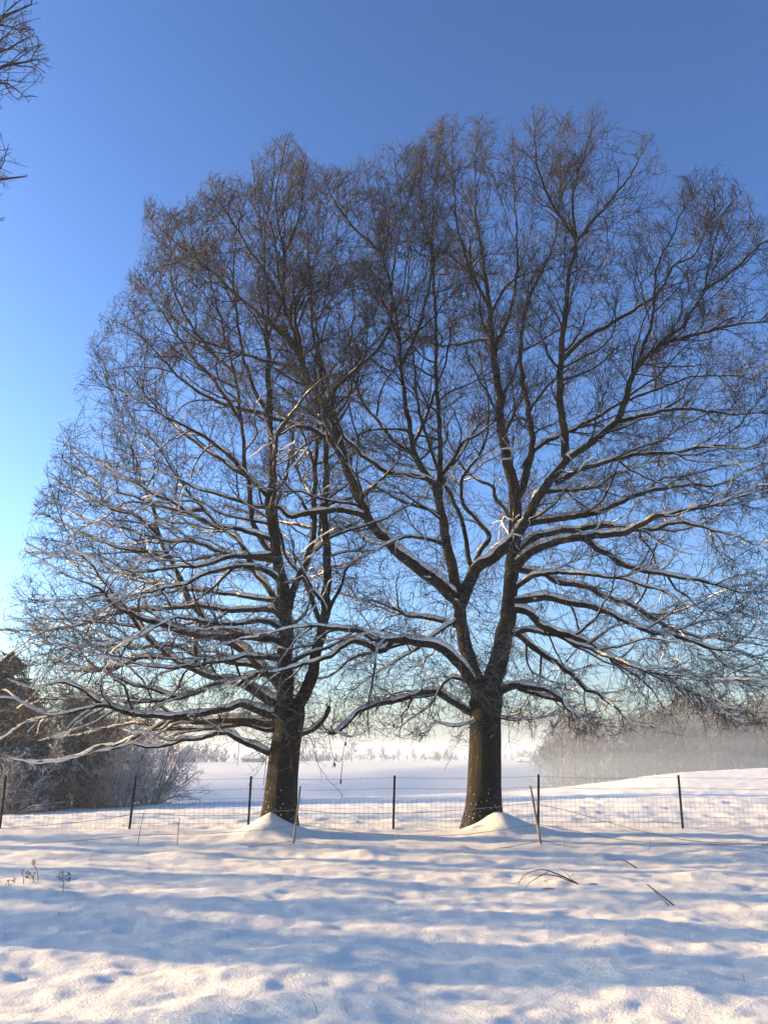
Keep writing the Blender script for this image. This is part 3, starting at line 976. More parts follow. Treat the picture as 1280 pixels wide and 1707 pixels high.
    Ps, Rs = grow(bs, ds, g.uniform(0.4, 1.6, ns), np.full(ns, 0.008), np.full(ns, 0.004), 7, 0.22, np.array([[0, 0, -0.03]]), g)
    tw.tubes(Ps - origin, Rs, 3)
    bs, Tq, tq, _, _ = spawn(Ps, Rs, np.full(ns, 1.0), 6, 0.2, g)
    Pq, Rq = grow(bs, side_dirs(Tq, np.radians(g.uniform(30, 75, len(bs))), g), g.uniform(0.1, 0.4, len(bs)), np.full(len(bs), 0.0045), np.full(len(bs), 0.0034), 3, 0.25, np.zeros((1, 3)), g)
    tw.tubes(Pq - origin, Rq, 3)
    tw.tubes(P3 - origin, R3, 3)
    tw.tubes(P4 - origin, R4, 3)
    tw.build('twigs', root, M_TWIG, kind='stuff')
    # a few dead leaves still hang on
    nl = 60
    pick = g.integers(0, len(P4), nl)
    lf = Geo()
    c = P4[pick, -1] - origin
    A = unit(g.normal(0, 1, (nl, 3))) * g.uniform(0.015, 0.035, (nl, 1))
    Bv = unit(np.cross(A, g.normal(0, 1, (nl, 3)))) * 0.016
    lf.quads(c, A, Bv)
    lf.build('dead_leaves', root, M_LEAF, False, kind='stuff')
    print(name, len(done), len(P2), len(P3), len(P4))
    return root, done


right_oak, RD = build_oak('oak_tree', 'taller broad bare tree with a knotted rope hanging from its low snowy limb', RT, RIGHT,
                          [(804, 1400, 66), (804, 1372, 61), (806, 1340, 55), (807, 1300, 52), (808, 1250, 50), (809, 1200, 48), (810, 1165, 52), (812, 1140, 44)], 101, 30, (180, 1420), lambda x, y: (x > 560) | ((y < 760 - (560 - x) * 0.6)), 1500, 1.08)
left_oak, LD = build_oak('oak_tree', 'smaller bare tree whose low snow-laden limbs reach towards the dark conifer', LT, LEFT,
                         [(461, 1402, 66), (463, 1370, 57), (467, 1335, 51), (471, 1290, 47), (475, 1250, 46), (480, 1215, 46), (481, 1188, 52), (482, 1165, 42)], 202, 22, (-20, 640), lambda x, y: ((x < 520) | (y < 900)) & ((x < 450) | (y > 560)), 720, 0.92)

# ------------------------------------------------------------------ other bare trees
def generic_tree(name, label, cat_group, seed, H, r0, base_h, spread, lv, mats, tw_r=(0.02, 0.012, 0.006), lean=0.0, up=0.25, sides=8, inside=None, origin=(0, 0, 0), snow=False, limbs=None):
    """a bare broad-leaved tree: trunk > (nothing), crown; origin is its foot"""
    g = np.random.default_rng(seed)
    root = thing(name, label, 'tree', origin, cat_group)
    O = np.array(origin, float)
    n = 18
    tt = np.linspace(0, 1, n)
    w = np.cumsum(g.normal(0, 0.022 * H / n * 4, (n, 2)), axis=0) * tt[:, None]
    C = np.column_stack([w[:, 0] + lean * tt * H, w[:, 1], tt * (H * 0.9 + 0.4) - 0.4])
    rr = r0 * (1 - tt) ** 0.9 + 0.02
    rr[0] *= 1.35
    tg = Geo()
    tg.tubes(C, rr, sides)
    tg.build('trunk', root, mats[0])
    P0, R0 = C[None], rr[None]
    k1, k2, k3 = lv
    t = base_h + (1 - base_h) * (np.arange(k1) + g.random(k1)) / k1
    f = t * (n - 1)
    i = np.minimum(f.astype(int), n - 2)
    wv = (f - i)[:, None]
    b = C[i] * (1 - wv) + C[i + 1] * wv
    az = np.arange(k1) * 2.4 + g.normal(0, 0.5, k1)
    u = (t - base_h) / (1 - base_h)
    el = np.radians(18 + 48 * u + g.normal(0, 9, k1))
    d = np.stack([np.cos(az) * np.cos(el), np.sin(az) * np.cos(el), np.sin(el)], 1)
    L = spread * (1.05 - 0.6 * u) * g.uniform(0.75, 1.2, k1)
    trop = np.zeros((k1, 3))
    trop[:, 2] = up * 0.12
    P1, R1 = grow(b, d, L, np.interp(t, tt, rr) * 0.6, np.full(k1, tw_r[0]), 9, 0.13, trop, g)
    if limbs is not None:
        Pl, Rl = polys_to_batch([(a - O, q) for a, q in limbs], 10)
        P1, R1 = np.concatenate([P1, Pl]), np.concatenate([R1, Rl])
        L = np.concatenate([L, [np.linalg.norm(np.diff(a, axis=0), axis=1).sum() for a, q in limbs]])

    def env(P, Rr, L):
        if inside is None:
            return P, Rr, L
        P, keep, fr = clip_env(P + O, inside)
        return (P - O)[keep], Rr[keep], (L * fr)[keep]
    P1, R1, L = env(P1, R1, L)
    b, T, t, pi, pr = spawn(P1, R1, L, k2, 0.15, g)
    d = side_dirs(T, np.radians(g.uniform(28, 62, len(pi))), g, 0.8) + np.array([0, 0, up])
    L2 = np.clip(L[pi] * 0.45, 0.5, 3.5) * (1.1 - 0.6 * t) * g.uniform(0.6, 1.3, len(pi))
    P2, R2 = grow(b, d, L2, np.minimum(pr * 0.7, tw_r[0] * 1.6), np.full(len(pi), tw_r[1]), 5, 0.18, np.array([[0, 0, up * 0.15]]), g)
    P2, R2, L2 = env(P2, R2, L2)
    b, T, t, pi, pr = spawn(P2, R2, L2, k3, 0.1, g)
    d = side_dirs(T, np.radians(g.uniform(25, 65, len(pi))), g, 0.9) + np.array([0, 0, up * 0.8])
    L3 = np.clip(L2[pi] * 0.5, 0.25, 1.6) * g.uniform(0.6, 1.3, len(pi))
    P3, R3 = grow(b, d, L3, np.minimum(pr * 0.8, tw_r[1] * 1.2), np.full(len(pi), tw_r[2]), 3, 0.22, np.zeros((1, 3)), g)
    P3, R3, L3 = env(P3, R3, L3)
    cr = Geo()
    cr.tubes(P1, R1, 5)
    cr.tubes(P2, R2, 3)
    cr.tubes(P3, R3, 3)
    if inside is not None:
        b, T, t, pi, pr = spawn(P3, R3, L3, 7.0, 0.1, g)
        d = side_dirs(T, np.radians(g.uniform(30, 70, len(pi))), g, 0.9) + np.array([0, 0, 0.2])
        P4, R4 = grow(b, d, g.uniform(0.06, 0.2, len(pi)), np.full(len(pi), 0.004), np.full(len(pi), 0.0032), 1, 0.2, np.zeros((1, 3)), g)
        P4, R4, _ = env(P4, R4, np.ones(len(P4)))
        cr.tubes(P4, R4, 3)
    cr.build('crown', root, mats[1], kind='stuff')
    return root


# the tree left of the picture whose branch tips reach into its upper left corner
def edge_inside(P):
    px, py = project(P)
    lim = np.interp(py, [-4000, -300, -60, 0, 40, 100, 150, 182, 195, 232, 262, 292, 312, 330, 352, 368, 380, 470, 495, 520, 900],
                    [-200, 20, 66, 62, 54, 92, 74, 34, -8, 8, 34, 60, 30, -8, 6, 12, -10, -10, 6, -14, -60])
    return px < lim


EO = np.array([-11.6, 10.9, 0.0])
EO[2] = gz(EO[0], EO[1])


def edge_limb(pts, Y0, Y1, r0, r1):
    Ys = np.linspace(Y0, Y1, len(pts))
    W = np.array([at(x, y, yy) for (x, y), yy in zip(pts, Ys)])
    C, L = catmull(np.column_stack([W, np.linspace(r0, r1, len(pts))]), 0.15)
    return C[:, :3], C[:, 3]


EL = [edge_limb([(-560, 430), (-330, 320), (-150, 215), (-60, 150), (0, 112), (40, 106), (82, 96)], 10.9, 11.6, 0.07, 0.006),
      edge_limb([(-60, 150), (0, 137), (30, 150), (44, 164)], 11.4, 11.6, 0.022, 0.006),
      edge_limb([(-330, 320), (-150, 150), (-60, 70), (0, 32), (30, 18), (52, 10), (58, -30)], 11.1, 11.9, 0.05, 0.006),
      edge_limb([(-560, 560), (-350, 450), (-150, 350), (-60, 315), (0, 300), (22, 290), (47, 293)], 10.9, 12.2, 0.06, 0.006),
      edge_limb([(-60, 100), (0, 88), (40, 66), (58, 60)], 11.4, 11.2, 0.02, 0.006),
      edge_limb([(-150, 350), (-60, 360), (-10, 368), (9, 362)], 11.7, 11.3, 0.02, 0.006)]
M_TWIG2 = plain_mat('near_twig_bark', (0.030, 0.022, 0.018), (0.075, 0.052, 0.038), 3.0, snow=0.2, lo=0.5)
generic_tree('roadside_tree', 'tall bare tree beside the meadow with twig tips against the upper sky', None, 311, 17.0, 0.34, 0.3, 5.2, (16, 1.9, 5.0), (M_LIMB, M_TWIG2),
             tw_r=(0.010, 0.007, 0.0045), sides=12, inside=edge_inside, origin=tuple(EO), limbs=EL)

# a loose row of bare trees beyond the left edge; their shadows fall across the meadow
shade = generic_tree('roadside_tree', 'bare tree in the row left of the meadow casting long shadows', 'bare trees in the row left of the meadow', 312, 15.0, 0.30, 0.28, 4.2, (16, 1.3, 3.2), (M_LIMB, M_TWIG2),
                     tw_r=(0.025, 0.014, 0.009), sides=10, origin=(-17.0, 13.4, gz(-17.0, 13.4)))
for (x, y, sc_, rz) in ((-22.0, 11.4, 0.95, 1.0), (-15.5, 16.6, 0.8, 2.2), (-26.0, 17.6, 1.05, 3.9), (-20.5, 20.6, 0.9, 5.0), (-29.0, 24.5, 1.0, 0.6), (-33.0, 14.0, 1.1, 2.9), (-24.5, 31.5, 0.9, 1.8), (-31.0, 36.5, 1.05, 4.4), (-36.0, 20.0, 1.0, 5.6)):
    c = copy_tree(shade)
    c.location = (x, y, gz(x, y))
    c.rotation_euler = (0, 0, rz)
    c.scale = (sc_, sc_, sc_)

SHADE_BUSHES = [(-15.0, 20.8, 4.2), (-16.0, 16.6, 4.0), (-14.0, 12.2, 4.4)]  # bushes added out of view, set where their shadows band the foreground snow

# ------------------------------------------------------------------ the misty wood on the right
WG = 'bare trees of the misty wood'
WL = 'tall grey bare tree in the misty wood beyond the meadow'
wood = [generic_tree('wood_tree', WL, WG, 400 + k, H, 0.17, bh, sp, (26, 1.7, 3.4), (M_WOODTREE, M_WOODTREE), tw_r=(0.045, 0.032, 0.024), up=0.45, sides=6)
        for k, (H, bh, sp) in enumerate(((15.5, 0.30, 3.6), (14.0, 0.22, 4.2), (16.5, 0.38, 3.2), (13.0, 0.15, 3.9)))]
g = np.random.default_rng(55)
spots = []
TOPX = [900, 925, 950, 990, 1030, 1060, 1090, 1130, 1160, 1200, 1240, 1290, 1400]
TOPY = [1212, 1190, 1186, 1190, 1202, 1198, 1186, 1168, 1164, 1168, 1172, 1166, 1164]
for row, (Y, n_, x0, x1) in enumerate(((178, 19, 985, 1330), (190, 22, 925, 1340), (203, 22, 912, 1360), (216, 20, 930, 1380), (232, 18, 940, 1390), (250, 15, 960, 1400))):
    for k in range(n_):
        px = x0 + (x1 - x0) * (k + g.uniform(0.1, 0.9)) / n_
        Yk = Y + g.uniform(-7, 7)
        spots.append((px, Yk))
for k, (px, Y) in enumerate(spots):
    kind = int(g.integers(0, 4))
    o = wood[kind] if k < 4 else copy_tree(wood[kind])
    if k < 4:
        o = wood[k]
        kind = k
    x = at(px, 1280, Y)[0]
    z = gz(x, Y)
    top = at(px, np.interp(px, TOPX, TOPY) + g.uniform(-14, 16), Y)[2]
    s_ = (top - z) / (15.5, 14.0, 16.5, 13.0)[kind]
    o.location = (x, Y, z)
    o.scale = (s_ * 1.08, s_ * 1.08, s_)
    o.rotation_euler = (0, 0, g.uniform(0, 6.3))
# undergrowth along the front of the wood
for k in range(30):
    px = 925 + 400 * (k + g.random()) / 30
    Y = g.uniform(166, 186)
    o = copy_tree(wood[3])
    o['label'] = 'low frosted bush in the undergrowth of the misty wood'
    o['group'] = 'bushes at the foot of the misty wood'
    o['category'] = 'bush'
    o.name = 'wood_bush'
    x = at(px, 1280, Y)[0]
    s_ = g.uniform(0.22, 0.40)
    o.location = (x, Y, gz(x, Y))
    o.scale = (s_ * 1.7, s_ * 1.7, s_)
    o.rotation_euler = (0, 0, g.uniform(0, 6.3))
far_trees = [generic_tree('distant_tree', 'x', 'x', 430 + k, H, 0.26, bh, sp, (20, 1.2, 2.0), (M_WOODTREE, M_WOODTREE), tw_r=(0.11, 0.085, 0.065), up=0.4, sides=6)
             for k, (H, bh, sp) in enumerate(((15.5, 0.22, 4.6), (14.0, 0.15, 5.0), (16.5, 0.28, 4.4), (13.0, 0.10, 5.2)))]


def more_trees(spots, label, group, name='distant_tree'):
    for (px, topy, Y, wide) in spots:
        kind = int(g.integers(0, 4))
        src = far_trees if Y > 200 else wood
        o = copy_tree(src[kind])
        o.name = name
        o['label'] = label
        o['group'] = group
        x = at(px, 1265, Y)[0]
        z = gz(x, Y)
        s_ = (at(px, topy, Y)[2] - z) / (15.5, 14.0, 16.5, 13.0)[kind]
        o.location = (x, Y, z)
        o.scale = (s_ * wide, s_ * wide, s_)
        o.rotation_euler = (0, 0, g.uniform(0, 6.3))


# trees on the skyline and the low wood trailing off behind the far hill
more_trees([(586, 1234, 420, 1.2), (618, 1247, 450, 1.6), (637, 1244, 430, 1.4), (664, 1249, 480, 1.9), (689, 1248, 450, 1.5), (746, 1246, 440, 1.7), (716, 1259, 520, 2.0), (760, 1258, 520, 1.8),
            (600, 1258, 520, 2.2), *[(g.uniform(485, 800), 1260.5 - g.exponential(3.0), g.uniform(480, 590), g.uniform(1.8, 3.0)) for k in range(30)], (655, 1259, 560, 2.4), (775, 1260, 560, 2.0), (575, 1258, 540, 2.0), (702, 1260, 560, 2.0), (732, 1260, 540, 2.2), (790, 1259, 520, 2.0)],
           'small bare tree on the hazy skyline between the two big trees', 'bare trees on the far skyline')
more_trees([(px, ty + g.uniform(-2, 3), Y + g.uniform(-20, 20), 1.6) for px, ty, Y in
            ((868, 1262, 260), (890, 1256, 250), (899, 1248, 240), (908, 1240, 232), (914, 1228, 226), (921, 1216, 215), (928, 1222, 205), (842, 1258, 480), (853, 1255, 470), (864, 1252, 450), (874, 1251, 440), (884, 1250, 430), (893, 1248, 400), (902, 1246, 380), (912, 1244, 360), (924, 1246, 350),
             (880, 1262, 330), (895, 1260, 320), (907, 1262, 300), (918, 1262, 290), (930, 1264, 280), (942, 1262, 270))],
           'low hazy tree in the wood trailing down behind the far hill', 'low trees behind the far hill')
more_trees([(px, ty, Y, 1.3) for px, ty, Y in ((330, 1240, 300), (345, 1238, 310), (362, 1240, 305), (318, 1246, 290), (305, 1244, 290), (376, 1248, 300), (392, 1254, 300), (352, 1250, 290), (284, 1236, 280), (272, 1232, 270), (295, 1238, 285))],
           'bare tree beside the snow-roofed houses on the far hill', 'trees around the far houses')
# trees behind the left shrubs; those further back added to shade the far slope
more_trees([(px, ty, Y, 1.2) for px, ty, Y in ((120, 1196, 70), (155, 1186, 74), (185, 1200, 78), (90, 1190, 80), (60, 1180, 90), (205, 1212, 96), (140, 1192, 105), (175, 1204, 120), (215, 1216, 132), (236, 1222, 140), (190, 1210, 150), (225, 1220, 160), (250, 1226, 168),
                                                (160, 1206, 140), (245, 1226, 182), (262, 1230, 196), (120, 1204, 160), (205, 1216, 190))],
           'brownish bare tree in the hollow behind the frosted shrubs', 'trees in the hollow behind the shrubs')

for r_ in far_trees:
    for ch in list(r_.children):
        bpy.data.objects.remove(ch)
    bpy.data.objects.remove(r_)

# ------------------------------------------------------------------ conifers
def conifer(label, seed, H, Rb, origin, group=None, whorls=26):
    g = np.random.default_rng(seed)
    root = thing('conifer', label, 'tree', origin, group)
    t = Geo()
    t.tubes(np.array([[0, 0, -0.5], [0, 0, H * 0.5], [0, 0, H]]), np.array([0.2, 0.11, 0.015]) * H / 9, 8)
    t.build('trunk', root, M_LIMB)
    nb = whorls * 9
    u = np.sort(g.random(nb)) ** 0.9
    z = H * (0.05 + 0.94 * u)
    az = g.random(nb) * 6.283
    L = (Rb * (1 - u) ** 0.8 + 0.12) * g.uniform(0.7, 1.12, nb)
    d = np.stack([np.cos(az), np.sin(az), 0.15 + 0.5 * u], 1)
    P, Rr = grow(np.stack([0 * z, 0 * z, z], 1), d, L, np.full(nb, 0.018) * H / 9, np.full(nb, 0.005), 6, 0.06, np.array([[0, 0, -0.09]]), g)
    bg_ = Geo()
    bg_.tubes(P, Rr, 4)
    bg_.build('boughs', root, M_LIMB, kind='stuff')
    base, T, t_, pi, pr = spawn(P, Rr, L, 26, 0.12, g)
    n_ = len(pi)
    dd = side_dirs(T, np.radians(g.uniform(25, 70, n_)), g, 0.45)
    dd[:, 2] -= 0.22
    dd = unit(dd)
    ln = g.uniform(0.14, 0.34, n_) * max(1.0, H / 9)
    A = dd * ln[:, None] * 0.5
    Bv = unit(np.cross(dd, np.array([0, 0, 1.0]) + g.normal(0, 0.5, (n_, 3)))) * (ln * 0.16)[:, None]
    nd = Geo()
    nd.quads(base + A, A, Bv)
    C2 = np.cross(unit(A), unit(Bv))
    nd.quads(base + A, A * 0.9, C2 * (ln * 0.13)[:, None])
    nd.build('needles', root, M_NEEDLE, False, kind='stuff')
    return root


def put(px, Y):
    x = at(px, 1340, Y)[0]
    return (x, Y, gz(x, Y))


p = put(-8, 46.0)
conifer('tall dark snow-dusted conifer at the edge of the meadow', 71, at(20, 1090, 46.0)[2] - p[2], 3.3, p, None, 46)
p = put(28, 44.0)
conifer('low dark conifer sagging under snow in front of the tall conifer', 72, at(28, 1230, 44.0)[2] - p[2], 1.8, p)
small = conifer('small dark pine on the far hill behind the wire fence', 73, 8.0, 2.4, (0, 0, 0), 'dark pines on the far hill', 12)
first = True
for px, ty, Y in ((505, 1252, 400), (516, 1250, 410), (527, 1251, 405), (538, 1252, 415), (549, 1253, 410), (560, 1256, 420), (511, 1256, 395), (533, 1257, 395), (338, 1248, 315), (357, 1250, 312), (370, 1252, 318)):
    o = small if first else copy_tree(small)
    first = False
    x = at(px, 1265, Y)[0]
    z = gz(x, Y)
    s_ = (at(px, ty, Y)[2] - z) / 8.0
    o.location = (x, Y, z)
    o.scale = (s_ * 1.3, s_ * 1.3, s_)
    o.rotation_euler = (0, 0, px)


# ------------------------------------------------------------------ shrubs
def shrub(label, seed, H, W, origin, mat, stems=26, name='shrub', group=None, fine=5.5):
    g = np.random.default_rng(seed)
    root = thing(name, label, 'shrub', origin, group)
    az = g.random(stems) * 6.283
    el = np.radians(g.uniform(28, 85, stems))
    d = np.stack([np.cos(az) * np.cos(el), np.sin(az) * np.cos(el), np.sin(el)], 1)
    L = np.sqrt((W * np.cos(el)) ** 2 + (H * np.sin(el)) ** 2) * g.uniform(0.75, 1.05, stems)
    b = np.stack([np.cos(az) * 0.1 * W, np.sin(az) * 0.1 * W, np.full(stems, -0.15)], 1)
    P1, R1 = grow(b, d, L, np.full(stems, 0.035), np.full(stems, 0.012), 8, 0.11, np.array([[0, 0, -0.015]]), g)
    st = Geo()
    st.tubes(P1, R1, 5)
    st.build('stems', root, mat, kind='stuff')
    b, T, t, pi, pr = spawn(P1, R1, L, 4.2, 0.12, g)
    d = side_dirs(T, np.radians(g.uniform(25, 65, len(pi))), g, 0.9) + np.array([0, 0, 0.12])
    L2 = g.uniform(0.35, 1.1, len(pi)) * (1.15 - 0.6 * t) * min(1.3, H / 3)
    P2, R2 = grow(b, d, L2, np.full(len(pi), 0.013), np.full(len(pi), 0.009), 5, 0.16, np.array([[0, 0, -0.02]]), g)
    b, T, t, pi, pr = spawn(P2, R2, L2, fine, 0.1, g)
    d = side_dirs(T, np.radians(g.uniform(25, 70, len(pi))), g, 0.9)
    P3, R3 = grow(b, d, g.uniform(0.12, 0.42, len(pi)), np.full(len(pi), 0.0085), np.full(len(pi), 0.006), 2, 0.2, np.zeros((1, 3)), g)
    z_ok = (P3[:, -1, 2] > -0.1)
    tw = Geo()
    tw.tubes(P2, R2, 3)
    tw.tubes(P3[z_ok], R3[z_ok], 3)
    tw.build('twigs', root, mat, kind='stuff')
    return root


shrub('wide frosted bare shrub arching over the snow at the end of the thicket', 81, 4.9, 2.7, put(246, 47.0), M_FROST, 44, fine=5.5)
shrub('upright frosted bush between the ivy-clad tree and the wide shrub', 82, 4.8, 2.0, put(196, 47.5), M_FROST, 34, fine=5.5)
shrub('grey frosted bush at the foot of the dark conifers', 83, 3.0, 1.8, put(24, 42.6), M_FROST, 30)
shrub('small russet bush under the ivy-clad trunks', 84, 1.5, 1.1, put(78, 44.5), M_REDBUSH, 26)
shrub('tangle of thin brown stems at the foot of the thicket', 85, 1.7, 1.5, put(158, 45.0), M_REDBUSH, 22)
shrub('low frosted bush right of the thin brown stems', 86, 1.9, 1.3, put(205, 45.0), M_FROST, 20)
shrub('tall brown thicket bush behind the ivy-clad trunks', 87, 6.4, 2.8, put(120, 52.0), M_REDBUSH, 44, fine=5.5)
shrub('frosted thicket bush behind the upright bush', 88, 6.0, 2.8, put(178, 54.0), M_FROST, 40)
shrub('broad dim bush filling the gap behind the small russet bush', 89, 5.4, 2.4, put(66, 50.0), M_REDBUSH, 36)


hb = None
for k, (x, y, h) in enumerate(SHADE_BUSHES):
    if hb is None:
        hb = o = shrub('unseen bare bush added left of the meadow to cast shadow bands', 95, 4.0, 1.3, (0, 0, 0), M_TWIG2, 34, 'shade_bush', 'bushes added left of the meadow for their shadows')
    else:
        o = copy_tree(hb)
    o.location = (x, y, gz(x, y))
    o.scale = (0.42, 0.42, h / 4.0)
    o.rotation_euler = (0, 0, k * 1.3)


def ivy_tree(label, seed, origin, stems):
    g = np.random.default_rng(seed)
    root = thing('ivy_clad_tree', label, 'tree', origin)
    O = np.array(origin)
    lv, cr = Geo(), Geo()
    for pts, r in stems:
        W = np.array([at(x, y, origin[1] + dy) for x, y, dy in pts]) - O
        C, L = catmull(np.column_stack([W, np.linspace(r, r * 0.4, len(pts))]), 0.15)
        tg = Geo()
        tg.tubes(C[:, :3], C[:, 3], 8)
        tg.build('trunk', root, M_LIMB)
        n_ = int(L * 900)
        i = g.integers(0, len(C), n_)
        keep = g.random(n_) < 1.05 - 0.75 * (i / len(C)) ** 2
        i = i[keep]
        n_ = len(i)
        v = unit(g.normal(0, 1, (n_, 3)))
        lump = 0.16 + 0.14 * np.abs(np.sin(i * 0.5 + seed)) + 0.08 * np.sin(i * 1.3)
        c = C[i, :3] + v * (lump * g.uniform(0.4, 1.25, n_))[:, None]
        A = unit(np.cross(v, g.normal(0, 1, (n_, 3)))) * 0.05
        Bv = unit(np.cross(v, A) + 0.4 * v) * 0.045
        lv.quads(c, A, Bv)
        b, T, t, pi, pr = spawn(C[None, :, :3], C[None, :, 3], np.array([L]), 5.5, 0.45, g)
        d = side_dirs(T, np.radians(g.uniform(25, 60, len(pi))), g, 0.9)
        L1 = g.uniform(0.9, 2.2, len(pi))
        P1, R1 = grow(b, d, L1, np.full(len(pi), 0.03), np.full(len(pi), 0.010), 7, 0.14, np.array([[0, 0, 0.03]]), g)
        cr.tubes(P1, R1, 4)
        b, T, t, pi, pr = spawn(P1, R1, L1, 5.5, 0.1, g)
        L2 = g.uniform(0.3, 0.9, len(pi))
        P2, R2 = grow(b, side_dirs(T, np.radians(g.uniform(25, 65, len(pi))), g), L2, np.full(len(pi), 0.011), np.full(len(pi), 0.008), 4, 0.2, np.zeros((1, 3)), g)
        cr.tubes(P2, R2, 3)
        b, T, t, pi, pr = spawn(P2, R2, L2, 5.5, 0.1, g)
        P3, R3 = grow(b, side_dirs(T, np.radians(g.uniform(25, 65, len(pi))), g), g.uniform(0.12, 0.4, len(pi)), np.full(len(pi), 0.007), np.full(len(pi), 0.005), 2, 0.2, np.zeros((1, 3)), g)
        cr.tubes(P3, R3, 3)
    lv.build('ivy', root, M_IVY, False, kind='stuff')
    cr.build('crown', root, M_REDBUSH, kind='stuff')


ivy_tree('ivy-clad forked tree standing beside the small russet bush', 91, put(104, 46.0),
         [([(104, 1350, 0), (98, 1318, 0), (86, 1290, 0), (74, 1262, 0.2), (66, 1225, 0.3), (60, 1190, 0.4)], 0.13), ([(105, 1350, 0.1), (110, 1310, 0.2), (114, 1270, 0.2), (118, 1225, 0.4), (122, 1180, 0.5)], 0.15)])
ivy_tree('ivy-clad forked tree standing beside the thin brown stems', 92, put(134, 46.6),
         [([(132, 1350, 0), (134, 1310, 0), (138, 1270, 0), (140, 1230, 0.2), (146, 1185, 0.3)], 0.15), ([(134, 1350, 0.1), (146, 1318, 0.1), (156, 1288, 0.1), (168, 1258, 0.2), (182, 1215, 0.3)], 0.13)])


# ------------------------------------------------------------------ far houses
def house(label, px, base_y, Y, w, d, wall_h, roof_h, rot):
    x = at(px, base_y, Y)[0]
    z = gz(x, Y)
    root = thing('house', label, 'house', (x, Y, z))
    root.rotation_euler = (0, 0, rot)
    m = Geo()
    m.box((0, 0, wall_h / 2 - 0.3), (w / 2, d / 2, wall_h / 2 + 0.3))
    gv_ = np.array([[-w / 2, -d / 2, wall_h], [w / 2, -d / 2, wall_h], [0, -d / 2, wall_h + roof_h * 0.96], [0, -d / 2, wall_h + roof_h * 0.96],
                    [-w / 2, d / 2, wall_h], [w / 2, d / 2, wall_h], [0, d / 2, wall_h + roof_h * 0.96], [0, d / 2, wall_h + roof_h * 0.96]])
    m.add(gv_, np.array([[0, 1, 2, 3], [7, 6, 5, 4]]))
    m.build('wall', root, M_WALL, False)
    for s in (-1, 1):
        rf = Geo()
        e = 0.35
        a0 = np.array([s * (w / 2 + e), 0, wall_h - e * roof_h / (w / 2)])
        a1 = np.array([0, 0, wall_h + roof_h])
        nrm = np.array([s * roof_h, 0, w / 2])
        nrm = nrm / np.linalg.norm(nrm) * 0.22
        V = [a0 + [0, -d / 2 - e, 0], a1 + [0, -d / 2 - e, 0], a1 + [0, d / 2 + e, 0], a0 + [0, d / 2 + e, 0]]
        V = np.array(V + [v + nrm for v in V])
        rf.add(V, np.array([[0, 1, 2, 3], [4, 7, 6, 5], [0, 4, 5, 1], [1, 5, 6, 2], [2, 6, 7, 3], [3, 7, 4, 0]]))
        rf.build('snowy_roof', root, M_SNOW, False)
    for k in (-1, 1):
        wn_ = Geo()
        wn_.box((k * w * 0.22, -d / 2 - 0.02, wall_h * 0.55), (0.45, 0.03, 0.55))
        wn_.build('window', root, M_GLASS, False)
    return root


house('steep-roofed house under snow among the far trees', 303, 1268, 300, 6.5, 9.0, 2.6, 3.0, R(35))
house('low snow-roofed barn beside the far trees', 423, 1267, 320, 8.0, 6.0, 1.3, 1.2, R(80))
house('tiny snow-roofed hut at the end of the far hill', 873, 1272, 300, 3.0, 4.0, 0.6, 0.9, R(70))

# ------------------------------------------------------------------ wire fence behind the trees
FY = 20.95
posts_px = [(-160, 1388, -154, 1312), (0, 1384, 8, 1320), (214, 1397, 228, 1315), (413, 1391, 419, 1311), (655, 1386, 659, 1306), (896, 1379, 900, 1297), (1138, 1387, 1131, 1301), (1370, 1386, 1362, 1300)]
fence = thing('wire_fence', 'wire mesh fence on dark posts running behind the two big trees', 'fence', (0, FY, gz(0, FY)))
FO = np.array(fence.location)
tops = []
for (bx, by, tx, ty) in posts_px:
    b = at(bx, by, FY)
    t_ = at(tx, ty, FY)
    z = gz(b[0], FY)
    d = t_ - at(bx, by, FY)
    L = 1.17
    top = np.array([b[0] + d[0] * 0.7, FY, z + L])
    bot = np.array([b[0], FY, z - 0.25])
    pg = Geo()
    ax = (top - bot) / np.linalg.norm(top - bot)
    # a T-shaped rolled steel post
    for (hx, hy, oy) in ((0.026, 0.005, 0.0), (0.005, 0.02, 0.0205)):
        v0 = np.array([[-hx, -hy + oy, 0], [hx, -hy + oy, 0], [hx, hy + oy, 0], [-hx, hy + oy, 0]])
        V = np.vstack([bot + v0, top + v0]) - FO
        pg.add(V, np.array([[3, 2, 1, 0], [4, 5, 6, 7], [0, 1, 5, 4], [1, 2, 6, 5], [2, 3, 7, 6], [3, 0, 4, 7]]))
    pg.build('post', fence, M_POST, False)
    tops.append((b[0], z, top))
g = np.random.default_rng(12)
